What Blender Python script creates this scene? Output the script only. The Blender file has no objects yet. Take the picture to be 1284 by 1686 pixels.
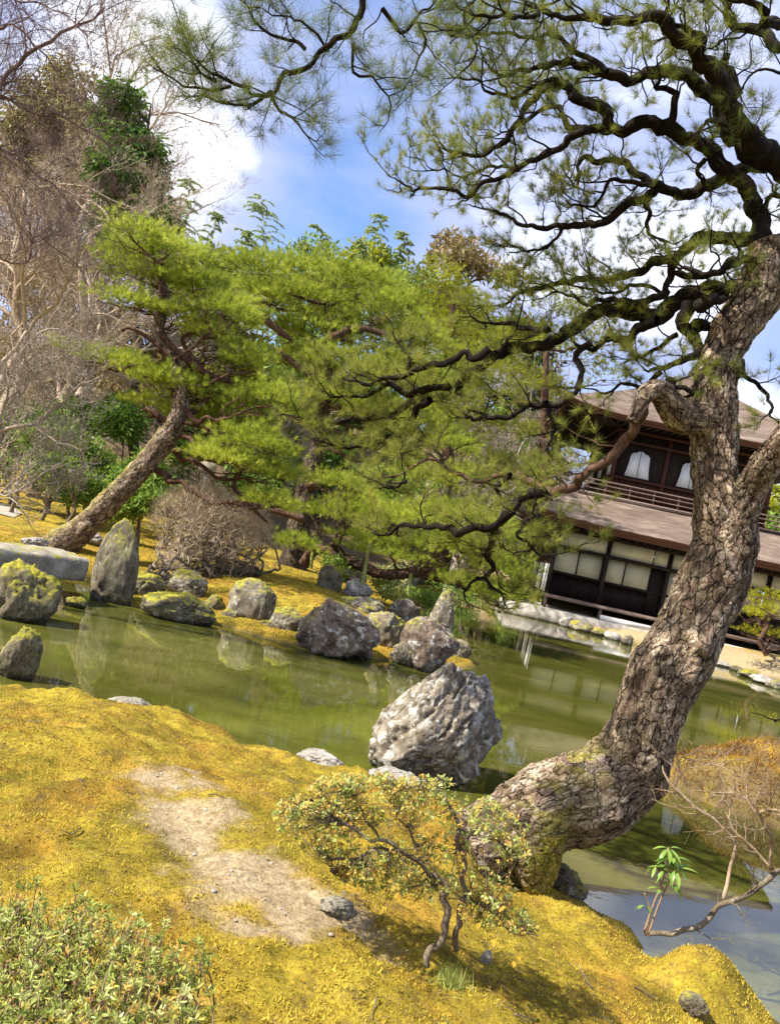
import bpy, math, random
import numpy as np

scene = bpy.context.scene
col = scene.collection
rng = np.random.default_rng(7)
random.seed(7)

# ------------------------------------------------------------------ camera
F, CX, CY, EYE = 1267.0, 642.0, 843.0, 2.0
ROLL, PIT = math.radians(12.5), math.radians(1.28)
fw = np.array([0, math.cos(PIT), math.sin(PIT)])
r0 = np.array([1., 0, 0]); u0 = np.array([0, -math.sin(PIT), math.cos(PIT)])
RT = math.cos(ROLL)*r0 + math.sin(ROLL)*u0
UP = -math.sin(ROLL)*r0 + math.cos(ROLL)*u0
CAM = np.array([0, 0, EYE])
def ray(x, y): return fw + RT*((x-CX)/F) - UP*((y-CY)/F)
def P(x, y, Y):
    d = ray(x, y); return CAM + d*(Y/d[1])
def G(x, y, z=0.0):
    d = ray(x, y); return CAM + d*((z-EYE)/d[2])
cd = bpy.data.cameras.new("camera"); cam = bpy.data.objects.new("camera", cd); col.objects.link(cam)
from mathutils import Matrix, Vector
cam.matrix_world = Matrix(((RT[0], UP[0], -fw[0], 0), (RT[1], UP[1], -fw[1], 0), (RT[2], UP[2], -fw[2], EYE), (0, 0, 0, 1)))
cd.sensor_fit = 'VERTICAL'; cd.sensor_height = 24.0; cd.lens = F/1686*24.0
cd.clip_start = 0.05; cd.clip_end = 2000
scene.camera = cam

# ------------------------------------------------------------------ light
SUN_EL, SUN_AZ = math.radians(48), math.radians(-112)    # azimuth from +Y, clockwise
sun_dir = Vector((math.cos(SUN_EL)*math.sin(SUN_AZ), math.cos(SUN_EL)*math.cos(SUN_AZ), math.sin(SUN_EL)))
sl = bpy.data.lights.new("sun", 'SUN'); sl.energy = 4.3; sl.angle = math.radians(1.0); sl.color = (1.0, 0.95, 0.86)
so = bpy.data.objects.new("sun", sl); col.objects.link(so)
so.rotation_euler = sun_dir.to_track_quat('Z', 'Y').to_euler()
scene.view_settings.view_transform = 'Standard'; scene.view_settings.look = 'None'
scene.view_settings.gamma = 1; scene.view_settings.exposure = 1.38
scene.view_settings.use_curve_mapping = False

world = bpy.data.worlds.new("World"); scene.world = world; world.use_nodes = True
def build_world():
    nt = world.node_tree; N = nt.nodes; L = nt.links; N.clear()
    out = N.new('ShaderNodeOutputWorld'); bg = N.new('ShaderNodeBackground'); bg.inputs[1].default_value = 0.15
    L.new(bg.outputs[0], out.inputs[0])
    sky = N.new('ShaderNodeTexSky'); sky.sky_type = 'NISHITA'; sky.sun_disc = False
    sky.sun_elevation = SUN_EL; sky.sun_rotation = SUN_AZ; sky.air_density = 1.0; sky.dust_density = 0.6; sky.ozone_density = 2.2
    tc = N.new('ShaderNodeTexCoord')
    def math_(op, a, b=None, clamp=False):
        m = N.new('ShaderNodeMath'); m.operation = op; m.use_clamp = clamp
        for i, v in enumerate((a, b)):
            if v is None: continue
            if isinstance(v, (int, float)): m.inputs[i].default_value = v
            else: L.new(v, m.inputs[i])
        return m.outputs[0]
    def noise(scale, det, rough, off, squash=(1, 1, 2.2)):
        mp = N.new('ShaderNodeMapping'); mp.inputs['Location'].default_value = off; mp.inputs['Scale'].default_value = squash
        L.new(tc.outputs['Generated'], mp.inputs[0])
        n = N.new('ShaderNodeTexNoise'); n.inputs['Scale'].default_value = scale; n.inputs['Detail'].default_value = det
        n.inputs['Roughness'].default_value = rough; L.new(mp.outputs[0], n.inputs[0]); return n.outputs[0]
    def blob(px, py, rad, amp):
        d = ray(px, py); d = d/np.linalg.norm(d)
        v = N.new('ShaderNodeVectorMath'); v.operation = 'DISTANCE'; L.new(tc.outputs['Generated'], v.inputs[0]); v.inputs[1].default_value = tuple(d)
        q = math_('DIVIDE', v.outputs['Value'], rad); q = math_('MULTIPLY', q, q); q = math_('MULTIPLY', q, -1.0)
        q = math_('EXPONENT', q); return math_('MULTIPLY', q, amp)
    def ramp(v, stops):
        r = N.new('ShaderNodeValToRGB'); e = r.color_ramp.elements
        for i, (p, c) in enumerate(stops):
            if i < 2: e[i].position = p; e[i].color = c
            else:
                q = e.new(p); q.color = c
        L.new(v, r.inputs[0]); return r.outputs[0]
    n1 = noise(2.6, 9, 0.56, (0.3, 0.1, 0.4))
    n2 = noise(7.0, 6, 0.6, (2.3, 1.1, 0.7))
    m = math_('ADD', n1, math_('MULTIPLY', math_('SUBTRACT', n2, 0.5), 0.22))
    for b in ((230, 60, .10, .26), (330, 300, .09, .26), (950, 250, .30, .05), (1240, 690, .08, .2), (560, 290, .14, -.15), (1275, 570, .05, -.2), (130, 230, .2, .2)):
        m = math_('ADD', m, blob(*b))
    # three layers: blue sky -> grey-violet cloud veil -> white sunlit cloud
    veil = ramp(m, [(0.31, (0, 0, 0, 1)), (0.55, (1, 1, 1, 1))])
    white = ramp(m, [(0.56, (0, 0, 0, 1)), (0.74, (1, 1, 1, 1))])
    def mix(f, a, b):
        x = N.new('ShaderNodeMix'); x.data_type = 'RGBA'
        L.new(f, x.inputs[0])
        for s, v in ((6, a), (7, b)):
            if isinstance(v, tuple): x.inputs[s].default_value = v
            else: L.new(v, x.inputs[s])
        return x.outputs[2]
    tone = N.new('ShaderNodeMix'); tone.data_type = 'RGBA'; tone.blend_type = 'MULTIPLY'; tone.inputs[0].default_value = 1; L.new(sky.outputs[0], tone.inputs[6]); tone.inputs[7].default_value = (.53, .58, .69, 1)
    c = mix(veil, tone.outputs[2], (1.62, 1.86, 2.85, 1))
    c = mix(white, c, (4.4, 4.5, 4.8, 1))
    L.new(c, bg.inputs[0])
build_world()

# ------------------------------------------------------------------ numpy noise
def _hash(i, j, k, s):
    n = (i*374761393 + j*668265263 + k*2147483647 + s*974634777) & 0xffffffff
    n = ((n ^ (n >> 13))*1274126177) & 0xffffffff
    n = ((n ^ (n >> 16))*2246822519) & 0xffffffff
    return ((n ^ (n >> 15)) & 0xffffff)/float(0xffffff)
def vnoise(p, s=0):
    p = np.asarray(p, float); i = np.floor(p).astype(np.int64); f = p - i; f = f*f*f*(f*(f*6-15)+10)
    r = 0
    for a in (0, 1):
        for b in (0, 1):
            for c in (0, 1):
                w = (f[:, 0] if a else 1-f[:, 0])*(f[:, 1] if b else 1-f[:, 1])*(f[:, 2] if c else 1-f[:, 2])
                r = r + w*_hash(i[:, 0]+a, i[:, 1]+b, i[:, 2]+c, s)
    return r*2-1
def fbm(p, o=4, s=0, lac=2.03, g=.5):
    p = np.asarray(p, float); r = 0; a = 1.0; t = 0
    for k in range(o): r = r + a*vnoise(p, s+k*17); t += a; p = p*lac+3.1; a *= g
    return r/t
def ridged(p, o=4, s=0):
    p = np.asarray(p, float); r = 0; a = 1.0; t = 0
    for k in range(o): r = r + a*(1-2*np.abs(vnoise(p, s+k*13))); t += a; p = p*2.07+1.7; a *= .5
    return r/t
def vor3(p, s=0):
    p = np.asarray(p, float); i = np.floor(p).astype(np.int64); n = len(p)
    d1 = np.full(n, 9.); d2 = np.full(n, 9.); ce = np.zeros((n, 3)); h = np.zeros((n, 3))
    for a in (-1, 0, 1):
        for b in (-1, 0, 1):
            for c in (-1, 0, 1):
                I, J, K = i[:, 0]+a, i[:, 1]+b, i[:, 2]+c; r = np.stack([_hash(I, J, K, s+q) for q in range(3)], 1); q = np.stack([I, J, K], 1)+r
                d = np.linalg.norm(p-q, axis=1); l = d < d1; d2 = np.where(l, d1, np.minimum(d2, d)); d1 = np.where(l, d, d1)
                ce = np.where(l[:, None], q, ce); h = np.where(l[:, None], r[:, [2, 0, 1]], h)
    return d1, d2, ce, h
def chips(p, sc, s):
    """every cell is its own tilted facet"""
    d1, d2, ce, h = vor3(p*sc, s); return np.einsum('ij,ij->i', p*sc-ce, (h-.5)*2)+(h[:, 0]-.5)*.9 - .35*np.clip(1-(d2-d1)/.08, 0, 1)
def sstep(a, b, x):
    t = np.clip((x-a)/(b-a), 0, 1); return t*t*(3-2*t)
def xyz(x, y, z=None):
    return np.stack([x, y, np.zeros_like(x) if z is None else z], 1)

# ------------------------------------------------------------------ object helpers
def setp(o, label=None, cat=None, group=None, kind=None):
    for k, v in (('label', label), ('category', cat), ('group', group), ('kind', kind)):
        if v: o[k] = v
    return o
def thing(name, loc, label, cat, group=None):
    o = bpy.data.objects.new(name, None); col.objects.link(o); o.location = tuple(map(float, loc)); o.empty_display_size = .1
    return setp(o, label, cat, group)
def wloc(o):
    v = np.zeros(3)
    while o: v = v + np.array(o.location); o = o.parent
    return v
def mesh(name, V, Fs, mats, smooth=True, attrs=None, fmat=None):
    """Fs: array (n,k) or list of such arrays"""
    if not isinstance(Fs, list): Fs = [Fs]
    Fs = [np.asarray(f, np.int32) for f in Fs if len(f)]
    me = bpy.data.meshes.new(name); V = np.asarray(V, np.float32)
    me.vertices.add(len(V)); me.vertices.foreach_set('co', V.ravel())
    li = np.concatenate([f.ravel() for f in Fs]); me.loops.add(len(li)); me.loops.foreach_set('vertex_index', li)
    tot = np.concatenate([np.full(len(f), f.shape[1], np.int32) for f in Fs]); st = np.concatenate([[0], np.cumsum(tot)[:-1]]).astype(np.int32)
    me.polygons.add(len(tot)); me.polygons.foreach_set('loop_start', st)
    try: me.polygons.foreach_set('loop_total', tot)
    except Exception: pass
    if smooth: me.polygons.foreach_set('use_smooth', np.ones(len(tot), bool))
    for m in (mats if isinstance(mats, (list, tuple)) else [mats]): me.materials.append(m)
    if fmat is not None: me.polygons.foreach_set('material_index', np.asarray(fmat, np.int32))
    if attrs:
        for k, a in attrs.items():
            a = np.asarray(a, np.float32)
            if a.ndim == 2: at = me.attributes.new(k, 'FLOAT_VECTOR', 'POINT'); at.data.foreach_set('vector', a.ravel())
            else: at = me.attributes.new(k, 'FLOAT', 'POINT'); at.data.foreach_set('value', a)
    me.update(calc_edges=True); me.validate() if False else None
    return me
def link(name, me, parent=None, loc=None):
    o = bpy.data.objects.new(name, me); col.objects.link(o)
    if parent: o.parent = parent
    if loc is not None: o.location = tuple(map(float, loc))
    return o
def mk(name, V, Fs, mats, parent=None, **k):
    V = np.asarray(V, float)
    if parent is not None: V = V - wloc(parent)
    return link(name, mesh(name, V, Fs, mats, **k), parent)
def mkt(name, V, Fs, mats, label, cat, group=None, **k):
    """one-mesh thing, origin at its base centre"""
    V = np.asarray(V, float); b = np.array([(V[:, 0].min()+V[:, 0].max())/2, (V[:, 1].min()+V[:, 1].max())/2, V[:, 2].min()])
    return setp(link(name, mesh(name, V-b, Fs, mats, **k), None, b), label, cat, group)
class Bag:
    """collects vertices / faces"""
    def __init__(s): s.V = []; s.T = []; s.Q = []; s.A = []; s.n = 0
    def add(s, V, Fc, tint=None):
        V = np.asarray(V, float); Fc = np.asarray(Fc, np.int64)
        (s.T if Fc.shape[1] == 3 else s.Q).append(Fc+s.n); s.V.append(V); s.n += len(V)
        s.A.append(np.full(len(V), .5) if tint is None else (np.full(len(V), tint) if np.isscalar(tint) else tint))
    def out(s, name, mat, parent=None, smooth=True, thing_=None):
        if not s.n: return None
        V = np.concatenate(s.V); Fs = [np.concatenate(x) for x in (s.T, s.Q) if x]
        at = {'tint': np.concatenate(s.A)}
        if thing_: return mkt(name, V, Fs, mat, *thing_, smooth=smooth, attrs=at)
        return mk(name, V, Fs, mat, parent, smooth=smooth, attrs=at)
def nrm(v): return v/np.maximum(np.linalg.norm(v, axis=-1, keepdims=True), 1e-9)
def smooth_path(pts, n):
    """Catmull-Rom resample of rows (any dims) to n rows by arc length"""
    p = np.asarray(pts, float)
    if len(p) < 3:
        t = np.linspace(0, 1, n)[:, None]; return p[0]*(1-t)+p[-1]*t
    q = np.vstack([2*p[0]-p[1], p, 2*p[-1]-p[-2]]); o = []
    for i in range(1, len(q)-2):
        t = np.linspace(0, 1, 9)[:-1, None]
        a, b, c, d = q[i-1], q[i], q[i+1], q[i+2]
        o.append(.5*((2*b)+(-a+c)*t+(2*a-5*b+4*c-d)*t**2+(-a+3*b-3*c+d)*t**3))
    o = np.vstack(o+[p[-1:]]); s = np.concatenate([[0], np.cumsum(np.linalg.norm(np.diff(o[:, :3], axis=0), axis=1))])
    u = np.linspace(0, s[-1], n); return np.stack([np.interp(u, s, o[:, k]) for k in range(o.shape[1])], 1)
def frames(C):
    T = nrm(np.gradient(C, axis=0)); n = len(C); A = np.zeros_like(C)
    a = np.cross(T[0], [0, 0, 1.]);
    if np.linalg.norm(a) < .1: a = np.cross(T[0], [1., 0, 0])
    a = a/np.linalg.norm(a)
    for i in range(n):
        a = a - T[i]*(a@T[i]); a = a/max(np.linalg.norm(a), 1e-9); A[i] = a
    return T, A, np.cross(T, A)
def tube(C, R, ns=6, cap=True, disp=None):
    C = np.asarray(C, float); R = np.asarray(R, float); n = len(C); T, A, B = frames(C)
    th = np.linspace(0, 2*np.pi, ns, endpoint=False)
    rr = R[:, None]*np.ones(ns)
    if disp is not None: rr = rr + disp
    V = C[:, None]+rr[..., None]*(np.cos(th)[None, :, None]*A[:, None]+np.sin(th)[None, :, None]*B[:, None])
    i = np.arange(n-1)[:, None]*ns; j = np.arange(ns)[None]; j2 = (j+1) % ns
    Q = np.stack([i+j, i+j2, i+ns+j2, i+ns+j], -1).reshape(-1, 4)
    V = V.reshape(-1, 3)
    return V, Q
def tube_to(bag, C, R, ns=6, tint=.5):
    V, Q = tube(C, R, ns)
    bag.add(V, Q, tint)
    m = len(V)   # end caps as fans
    Vc = np.array([C[0], C[-1]], float); b = bag.n - m
    base = np.arange(ns); nx = (base+1) % ns
    bag.V.append(Vc); bag.A.append(np.full(2, tint)); c0 = bag.n; bag.n += 2
    bag.T.append(np.stack([np.full(ns, c0), b+nx, b+base], 1)); bag.T.append(np.stack([np.full(ns, c0+1), b+m-ns+base, b+m-ns+nx], 1))
def box_vf(x0, x1, y0, y1, z0, z1):
    V = np.array([[x, y, z] for x in (x0, x1) for y in (y0, y1) for z in (z0, z1)], float)
    Fq = np.array([[0, 1, 3, 2], [4, 6, 7, 5], [0, 4, 5, 1], [2, 3, 7, 6], [0, 2, 6, 4], [1, 5, 7, 3]])
    return V, Fq
def rand_dirs(n): return nrm(rng.normal(size=(n, 3)))
def perp(D):
    a = np.cross(D, rng.normal(size=D.shape)); return nrm(a)

def needles(bag, Pn, D, k, L, w, spread=.9, tints=None, droop=0.0):
    """k one-triangle needles fanned around direction D at each point Pn"""
    n = len(Pn); Pp = np.repeat(Pn, k, 0); Dd = np.repeat(D, k, 0)
    d = nrm(Dd + rng.normal(size=Dd.shape)*spread*.6); d[:, 2] -= droop; d = nrm(d)
    l = L*rng.uniform(.65, 1.1, (n*k, 1)); s = perp(d)*w*.5
    b = Pp + rng.normal(size=Pp.shape)*L*.06
    V = np.stack([b-s, b+s, b+d*l], 1).reshape(-1, 3); Ft = np.arange(n*k*3).reshape(-1, 3)
    t = rng.uniform(.3, .7, n) if tints is None else tints
    bag.add(V, Ft, np.clip(np.repeat(t, k*3)+np.repeat(rng.normal(size=n*k)*.07, 3), 0, 1))
def leaves(bag, Pn, D, L, w, tints=None, fold=.15):
    """rhombic leaf (2 triangles) at each point along D"""
    n = len(Pn); s = perp(D); up = np.cross(D, s); l = L*rng.uniform(.6, 1.15, (n, 1)); ww = w*l/L
    m = Pn+D*l*.45
    V = np.stack([Pn, m+s*ww*.5+up*fold*ww, Pn+D*l, m-s*ww*.5+up*fold*ww], 1).reshape(-1, 3)
    b = np.arange(n)[:, None]*4; Ft = np.concatenate([b+np.array([[0, 1, 2]]), b+np.array([[0, 2, 3]])])
    bag.add(V, Ft, np.repeat(rng.uniform(0, 1, n) if tints is None else tints, 4))

# ------------------------------------------------------------------ materials
MATS = {}
def mat(name):
    m = bpy.data.materials.new(name); m.use_nodes = True; MATS[name] = m
    nt = m.node_tree; b = nt.nodes['Principled BSDF']; return m, nt.nodes, nt.links, b
class NT:
    def __init__(s, name, rough=.8, spec=.3):
        s.m, s.N, s.L, s.b = mat(name); s.b.inputs['Roughness'].default_value = rough; s.b.inputs['Specular IOR Level'].default_value = spec
        s.tc = s.N.new('ShaderNodeTexCoord')
    def vec(s, scale=(1, 1, 1), src='Object'):
        mp = s.N.new('ShaderNodeMapping'); mp.inputs['Scale'].default_value = scale; s.L.new(s.tc.outputs[src], mp.inputs[0]); return mp.outputs[0]
    def noise(s, sc, det=6, ro=.55, v=None, dist=0):
        n = s.N.new('ShaderNodeTexNoise'); n.inputs['Scale'].default_value = sc; n.inputs['Detail'].default_value = det
        n.inputs['Roughness'].default_value = ro; n.inputs['Distortion'].default_value = dist
        s.L.new(v if v is not None else s.vec(), n.inputs['Vector']); return n.outputs[0]
    def vor(s, sc, feat='F1', v=None, rnd=1):
        n = s.N.new('ShaderNodeTexVoronoi'); n.feature = feat; n.inputs['Scale'].default_value = sc; n.inputs['Randomness'].default_value = rnd
        s.L.new(v if v is not None else s.vec(), n.inputs['Vector']); return n.outputs[0]
    def ramp(s, v, stops, interp='LINEAR'):
        r = s.N.new('ShaderNodeValToRGB'); r.color_ramp.interpolation = interp; e = r.color_ramp.elements
        for i, (p, c) in enumerate(stops):
            c = (c, c, c, 1) if isinstance(c, (int, float)) else tuple(c)+(1,)
            if i < 2: e[i].position = p; e[i].color = c
            else:
                q = e.new(p); q.color = c
        s.L.new(v, r.inputs[0]); return r.outputs[0]
    def math(s, op, a, b=0., clamp=False):
        m = s.N.new('ShaderNodeMath'); m.operation = op; m.use_clamp = clamp
        for i, v in enumerate((a, b)):
            if isinstance(v, (int, float)): m.inputs[i].default_value = v
            else: s.L.new(v, m.inputs[i])
        return m.outputs[0]
    def mix(s, f, a, b, mode='MIX'):
        x = s.N.new('ShaderNodeMix'); x.data_type = 'RGBA'; x.blend_type = mode
        for sk, v in ((0, f), (6, a), (7, b)):
            if isinstance(v, (int, float)): x.inputs[sk].default_value = v
            elif isinstance(v, tuple): x.inputs[sk].default_value = v+(1,) if len(v) == 3 else v
            else: s.L.new(v, x.inputs[sk])
        return x.outputs[2]
    def attr(s, n):
        a = s.N.new('ShaderNodeAttribute'); a.attribute_name = n; return a.outputs['Fac']
    def upf(s):
        g = s.N.new('ShaderNodeNewGeometry'); x = s.N.new('ShaderNodeSeparateXYZ'); s.L.new(g.outputs['Normal'], x.inputs[0]); return x.outputs[2]
    def bump(s, h, st=.5, d=.01):
        b = s.N.new('ShaderNodeBump'); b.inputs['Strength'].default_value = st; b.inputs['Distance'].default_value = d
        s.L.new(h, b.inputs['Height']); s.L.new(b.outputs[0], s.b.inputs['Normal'])
    def col(s, c):
        if isinstance(c, tuple): s.b.inputs['Base Color'].default_value = c+(1,)
        else: s.L.new(c, s.b.inputs['Base Color'])
        return s.m

def foliage_mat(name, dark, mid, light, trans=.35, rough=.55):
    t = NT(name, rough, .25)
    c = t.ramp(t.attr('tint'), [(0, dark), (.5, mid), (1, light)])
    t.col(c)
    tr = t.N.new('ShaderNodeBsdfTranslucent'); t.L.new(c, tr.inputs[0])
    mx = t.N.new('ShaderNodeMixShader'); mx.inputs[0].default_value = trans
    out = t.N['Material Output']; t.L.new(t.b.outputs[0], mx.inputs[1]); t.L.new(tr.outputs[0], mx.inputs[2]); t.L.new(mx.outputs[0], out.inputs[0])
    return t.m

def make_materials():
    # moss + bare soil ground
    t = NT('moss_ground', .95, .1); v = t.vec()
    n1 = t.noise(1.5, 8, .68, v); n2 = t.noise(3.6, 8, .65, v); n3 = t.noise(60, 5, .7, v); n4 = t.noise(230, 3, .7, v)
    c = t.ramp(n2, [(.28, (.10, .092, .014)), (.42, (.23, .175, .020)), (.55, (.38, .275, .03)), (.72, (.52, .385, .05))])
    c2 = t.ramp(n2, [(.3, (.20, .10, .014)), (.6, (.48, .27, .04))])
    c = t.mix(t.ramp(n1, [(.47, 0.), (.62, .75)]), c, c2)
    n5 = t.noise(9, 7, .7, v); c = t.mix(t.ramp(n5, [(.52, 0.), (.66, .8)]), c, (.15, .10, .035)); c = t.mix(t.ramp(n5, [(.30, .7), (.42, 0.)]), c, (.50, .46, .045))
    soil = t.ramp(t.noise(22, 7, .7, v), [(.3, (.26, .18, .095)), (.5, (.43, .32, .18)), (.7, (.58, .46, .28))])
    c = t.mix(t.attr('soil'), c, soil)
    c = t.mix(.85, c, t.ramp(n3, [(.3, .45), (.75, 1.45)]), 'MULTIPLY')
    c = t.mix(.7, c, t.ramp(n4, [(.3, .6), (.7, 1.3)]), 'MULTIPLY')
    wf = t.ramp(n2, [(.3, (.07, .05, .03)), (.55, (.16, .11, .06)), (.75, (.13, .13, .04))])
    c = t.mix(t.attr('wood'), c, wf)
    bed = t.ramp(n2, [(.3, (.05, .05, .02)), (.7, (.10, .09, .04))])
    c = t.mix(t.attr('wet'), c, bed); t.col(c)
    h = t.math('ADD', t.math('MULTIPLY', n3, .8), t.math('MULTIPLY', n4, .35)); t.bump(h, .9, .02)
    # gravel path
    t = NT('pale_gravel', .95, .1); n = t.noise(40, 5, .7); t.col(t.ramp(n, [(.3, (.24, .21, .16)), (.7, (.42, .38, .31))])); t.bump(n, .6, .02)
    # water
    t = NT('pond_water', .0, .5); v = t.vec((1, 1, 1)); t.b.inputs['IOR'].default_value = 1.85
    n = t.noise(.55, 6, .6, t.vec((1, 1.8, 1)), .6)
    c = t.ramp(n, [(.3, (.040, .042, .006)), (.5, (.072, .074, .012)), (.7, (.115, .11, .024))])
    t.col(c)
    w1 = t.noise(5.0, 3, .5, t.vec((1, 2.4, 1))); w2 = t.noise(26, 2, .5, t.vec((1, 1.9, 1)))
    calm = t.ramp(t.noise(.25, 2, .5), [(.42, .25), (.62, 1.)])
    t.bump(t.math('MULTIPLY', t.math('ADD', w1, t.math('MULTIPLY', w2, .12)), calm), .016, .05)
    # rocks
    def rock(name, dark, mid, light, lich=.5, moss=0., scale=1., lc=(.62, .61, .54), rust=None):
        t = NT(name, .9, .2); v = t.vec((scale,)*3)
        n = t.noise(5, 8, .65, v, .4); f = t.noise(38, 6, .7, v)
        c = t.ramp(n, [(.28, dark), (.48, mid), (.70, light)])
        c = t.mix(.6, c, t.ramp(f, [(.3, .45), (.7, 1.4)]), 'MULTIPLY')
        if rust: c = t.mix(t.ramp(t.noise(3.3, 6, .6, v), [(.5, 0.), (.62, .85)]), c, t.mix(.6, rust, t.ramp(f, [(.3, .6), (.7, 1.3)]), 'MULTIPLY'))
        l = t.noise(6.5, 9, .78, v, .8); lm = t.ramp(l, [(.61-.10*lich, 0.), (.67-.10*lich, .7)])
        c = t.mix(lm, c, lc)
        sp = t.noise(45, 4, .7, v); c = t.mix(t.ramp(sp, [(.66, 0.), (.70, .7)]), c, (.66, .65, .60))
        if moss > 0:
            mm = t.math('MULTIPLY', t.ramp(t.upf(), [(.15, 0.), (.7, 1.)]), t.ramp(t.noise(3.5, 7, .65, v), [(.62-.3*moss, 0.), (.72-.3*moss, 1.)]))
            mc = t.ramp(t.noise(16, 5, .7, v), [(.3, (.09, .10, .012)), (.6, (.34, .30, .03)), (.75, (.48, .38, .05))])
            c = t.mix(mm, c, mc)
        c = t.mix(t.attr('crack'), c, (.03, .024, .016))
        g = t.N.new('ShaderNodeNewGeometry'); x = t.N.new('ShaderNodeSeparateXYZ'); t.L.new(g.outputs['Position'], x.inputs[0])
        wz = t.math('ADD', x.outputs[2], t.math('MULTIPLY', t.math('SUBTRACT', n, .5), .12)); c = t.mix(t.ramp(wz, [(.02, .8), (.075, 0.)]), c, (.035, .035, .016))
        t.col(c); t.bump(t.math('ADD', t.math('MULTIPLY', f, .7), t.math('MULTIPLY', t.noise(120, 4, .7, v), .3)), .8, .02/scale)
    rock('grey_rock', (.055, .045, .03), (.165, .135, .09), (.30, .26, .19), .6, .62)
    rock('mossy_rock', (.06, .055, .035), (.15, .125, .075), (.28, .245, .17), .3, .85)
    rock('reddish_rock', (.05, .033, .022), (.15, .105, .072), (.28, .22, .16), .8, .3)
    rock('big_rock', (.06, .045, .03), (.19, .152, .105), (.42, .36, .28), .95, .03, 1.5)
    rock('pale_stone', (.20, .17, .14), (.36, .32, .27), (.52, .47, .42), .3, .2)
    rock('slab_stone', (.13, .11, .08), (.26, .23, .17), (.42, .38, .30), .3, .4)
    # bark of the big pine: plates carry a 'tint' (plate id) and 'gap' (crack) value
    def plated(name, k):
        t = NT(name, .92, .15); v = t.vec(); f = t.noise(55, 7, .7, v); g = t.noise(7, 6, .6, v)
        c = t.ramp(t.attr('tint'), [(0, (.08, .050, .032)), (.35, (.18, .122, .080)), (.7, (.30, .220, .150)), (1, (.44, .35, .25))])
        c = t.mix(.7, c, t.ramp(f, [(.3, .5), (.72, 1.35)]), 'MULTIPLY')
        c = t.mix(t.ramp(t.noise(13, 7, .7, v), [(.50, 0.), (.62, .35)]), c, (.20, .20, .09))
        c = t.mix(t.ramp(t.noise(10, 6, .7, v), [(.62, 0.), (.66, .85)]), c, (.50, .48, .41))
        c = t.mix(t.ramp(t.noise(6.5, 6, .7, t.vec((1, 1, 1))), [(.63, 0.), (.7, .6)]), c, (.30, .15, .085))
        al = t.N.new('ShaderNodeAttribute'); al.attribute_name = 'along'; av = al.outputs['Vector']
        def warp(sc, am, src):
            n_ = t.N.new('ShaderNodeTexNoise'); n_.inputs['Scale'].default_value = sc; n_.inputs['Detail'].default_value = 4; t.L.new(src, n_.inputs['Vector'])
            o = t.N.new('ShaderNodeVectorMath'); o.operation = 'SUBTRACT'; t.L.new(n_.outputs['Color'], o.inputs[0]); o.inputs[1].default_value = (.5, .5, .5)
            q = t.N.new('ShaderNodeVectorMath'); q.operation = 'SCALE'; t.L.new(o.outputs[0], q.inputs[0]); q.inputs['Scale'].default_value = am
            r_ = t.N.new('ShaderNodeVectorMath'); r_.operation = 'ADD'; t.L.new(src, r_.inputs[0]); t.L.new(q.outputs[0], r_.inputs[1]); return r_.outputs[0]
        wv = warp(14, .050, warp(60, .020, av))
        e1 = t.vor(27, 'DISTANCE_TO_EDGE', wv); e2 = t.vor(70, 'DISTANCE_TO_EDGE', wv); low = t.noise(9, 3, .5, av)
        wid = t.ramp(low, [(.35, .35), (.65, 1.)])
        k1 = t.ramp(t.math('DIVIDE', e1, wid), [(.01, .88), (.085, 0.)]); k2 = t.ramp(e2, [(.01, .75), (.07, 0.)])
        cellc = t.N.new('ShaderNodeTexVoronoi'); cellc.inputs['Scale'].default_value = 27; t.L.new(wv, cellc.inputs['Vector'])
        sx = t.N.new('ShaderNodeSeparateColor'); t.L.new(cellc.outputs['Color'], sx.inputs[0])
        c = t.mix(.8, c, t.ramp(sx.outputs[0], [(0., .62), (1., 1.35)]), 'MULTIPLY')
        c = t.mix(k2, c, (.06, .04, .026)); c = t.mix(k1, c, (.012, .007, .004))
        c = t.mix(1.0, c, (k, k, k), 'MULTIPLY'); c = t.mix(t.attr('gap'), c, (.018, .011, .007))
        mo = t.math('MULTIPLY', t.attr('moss'), t.ramp(t.noise(9, 6, .7, v), [(.36, 0.), (.52, 1.)]))
        c = t.mix(mo, c, t.ramp(t.noise(60, 4, .7, v), [(.3, (.10, .10, .012)), (.65, (.36, .31, .03))]))
        hgt = t.math('SUBTRACT', t.math('ADD', t.math('MULTIPLY', f, .35), t.math('MULTIPLY', sx.outputs[1], .35)), t.math('ADD', t.math('MULTIPLY', k1, 1.), t.math('MULTIPLY', k2, .35)))
        t.col(c); t.bump(hgt, 1.0, .012)
    plated('plated_bark', 1.0); plated('dark_plated_bark', .42)
    # other barks
    def bark(name, a, b, cc, moss=0., st=(1, 1, .35)):
        t = NT(name, .92, .15); v = t.vec(st); n = t.noise(14, 7, .7, v, .6)
        c = t.ramp(n, [(.3, a), (.5, b), (.72, cc)])
        if moss:
            c = t.mix(t.math('MULTIPLY', t.ramp(t.upf(), [(.0, 0.), (.6, 1.)]), t.ramp(t.noise(3, 5, .6), [(.62-.3*moss, 0.), (.74-.3*moss, 1.)])), c, (.17, .18, .03))
        t.col(c); t.bump(n, .9, .03)
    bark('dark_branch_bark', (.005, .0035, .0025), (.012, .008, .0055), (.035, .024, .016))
    bark('pine_limb_bark', (.03, .018, .012), (.09, .050, .032), (.19, .12, .08))
    bark('red_pine_bark', (.03, .014, .009), (.085, .042, .028), (.18, .11, .075))
    bark('leaning_pine_bark', (.04, .028, .018), (.15, .11, .07), (.30, .25, .17), .9)
    bark('dark_trunk_bark', (.02, .014, .01), (.06, .045, .03), (.16, .13, .09))
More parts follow.
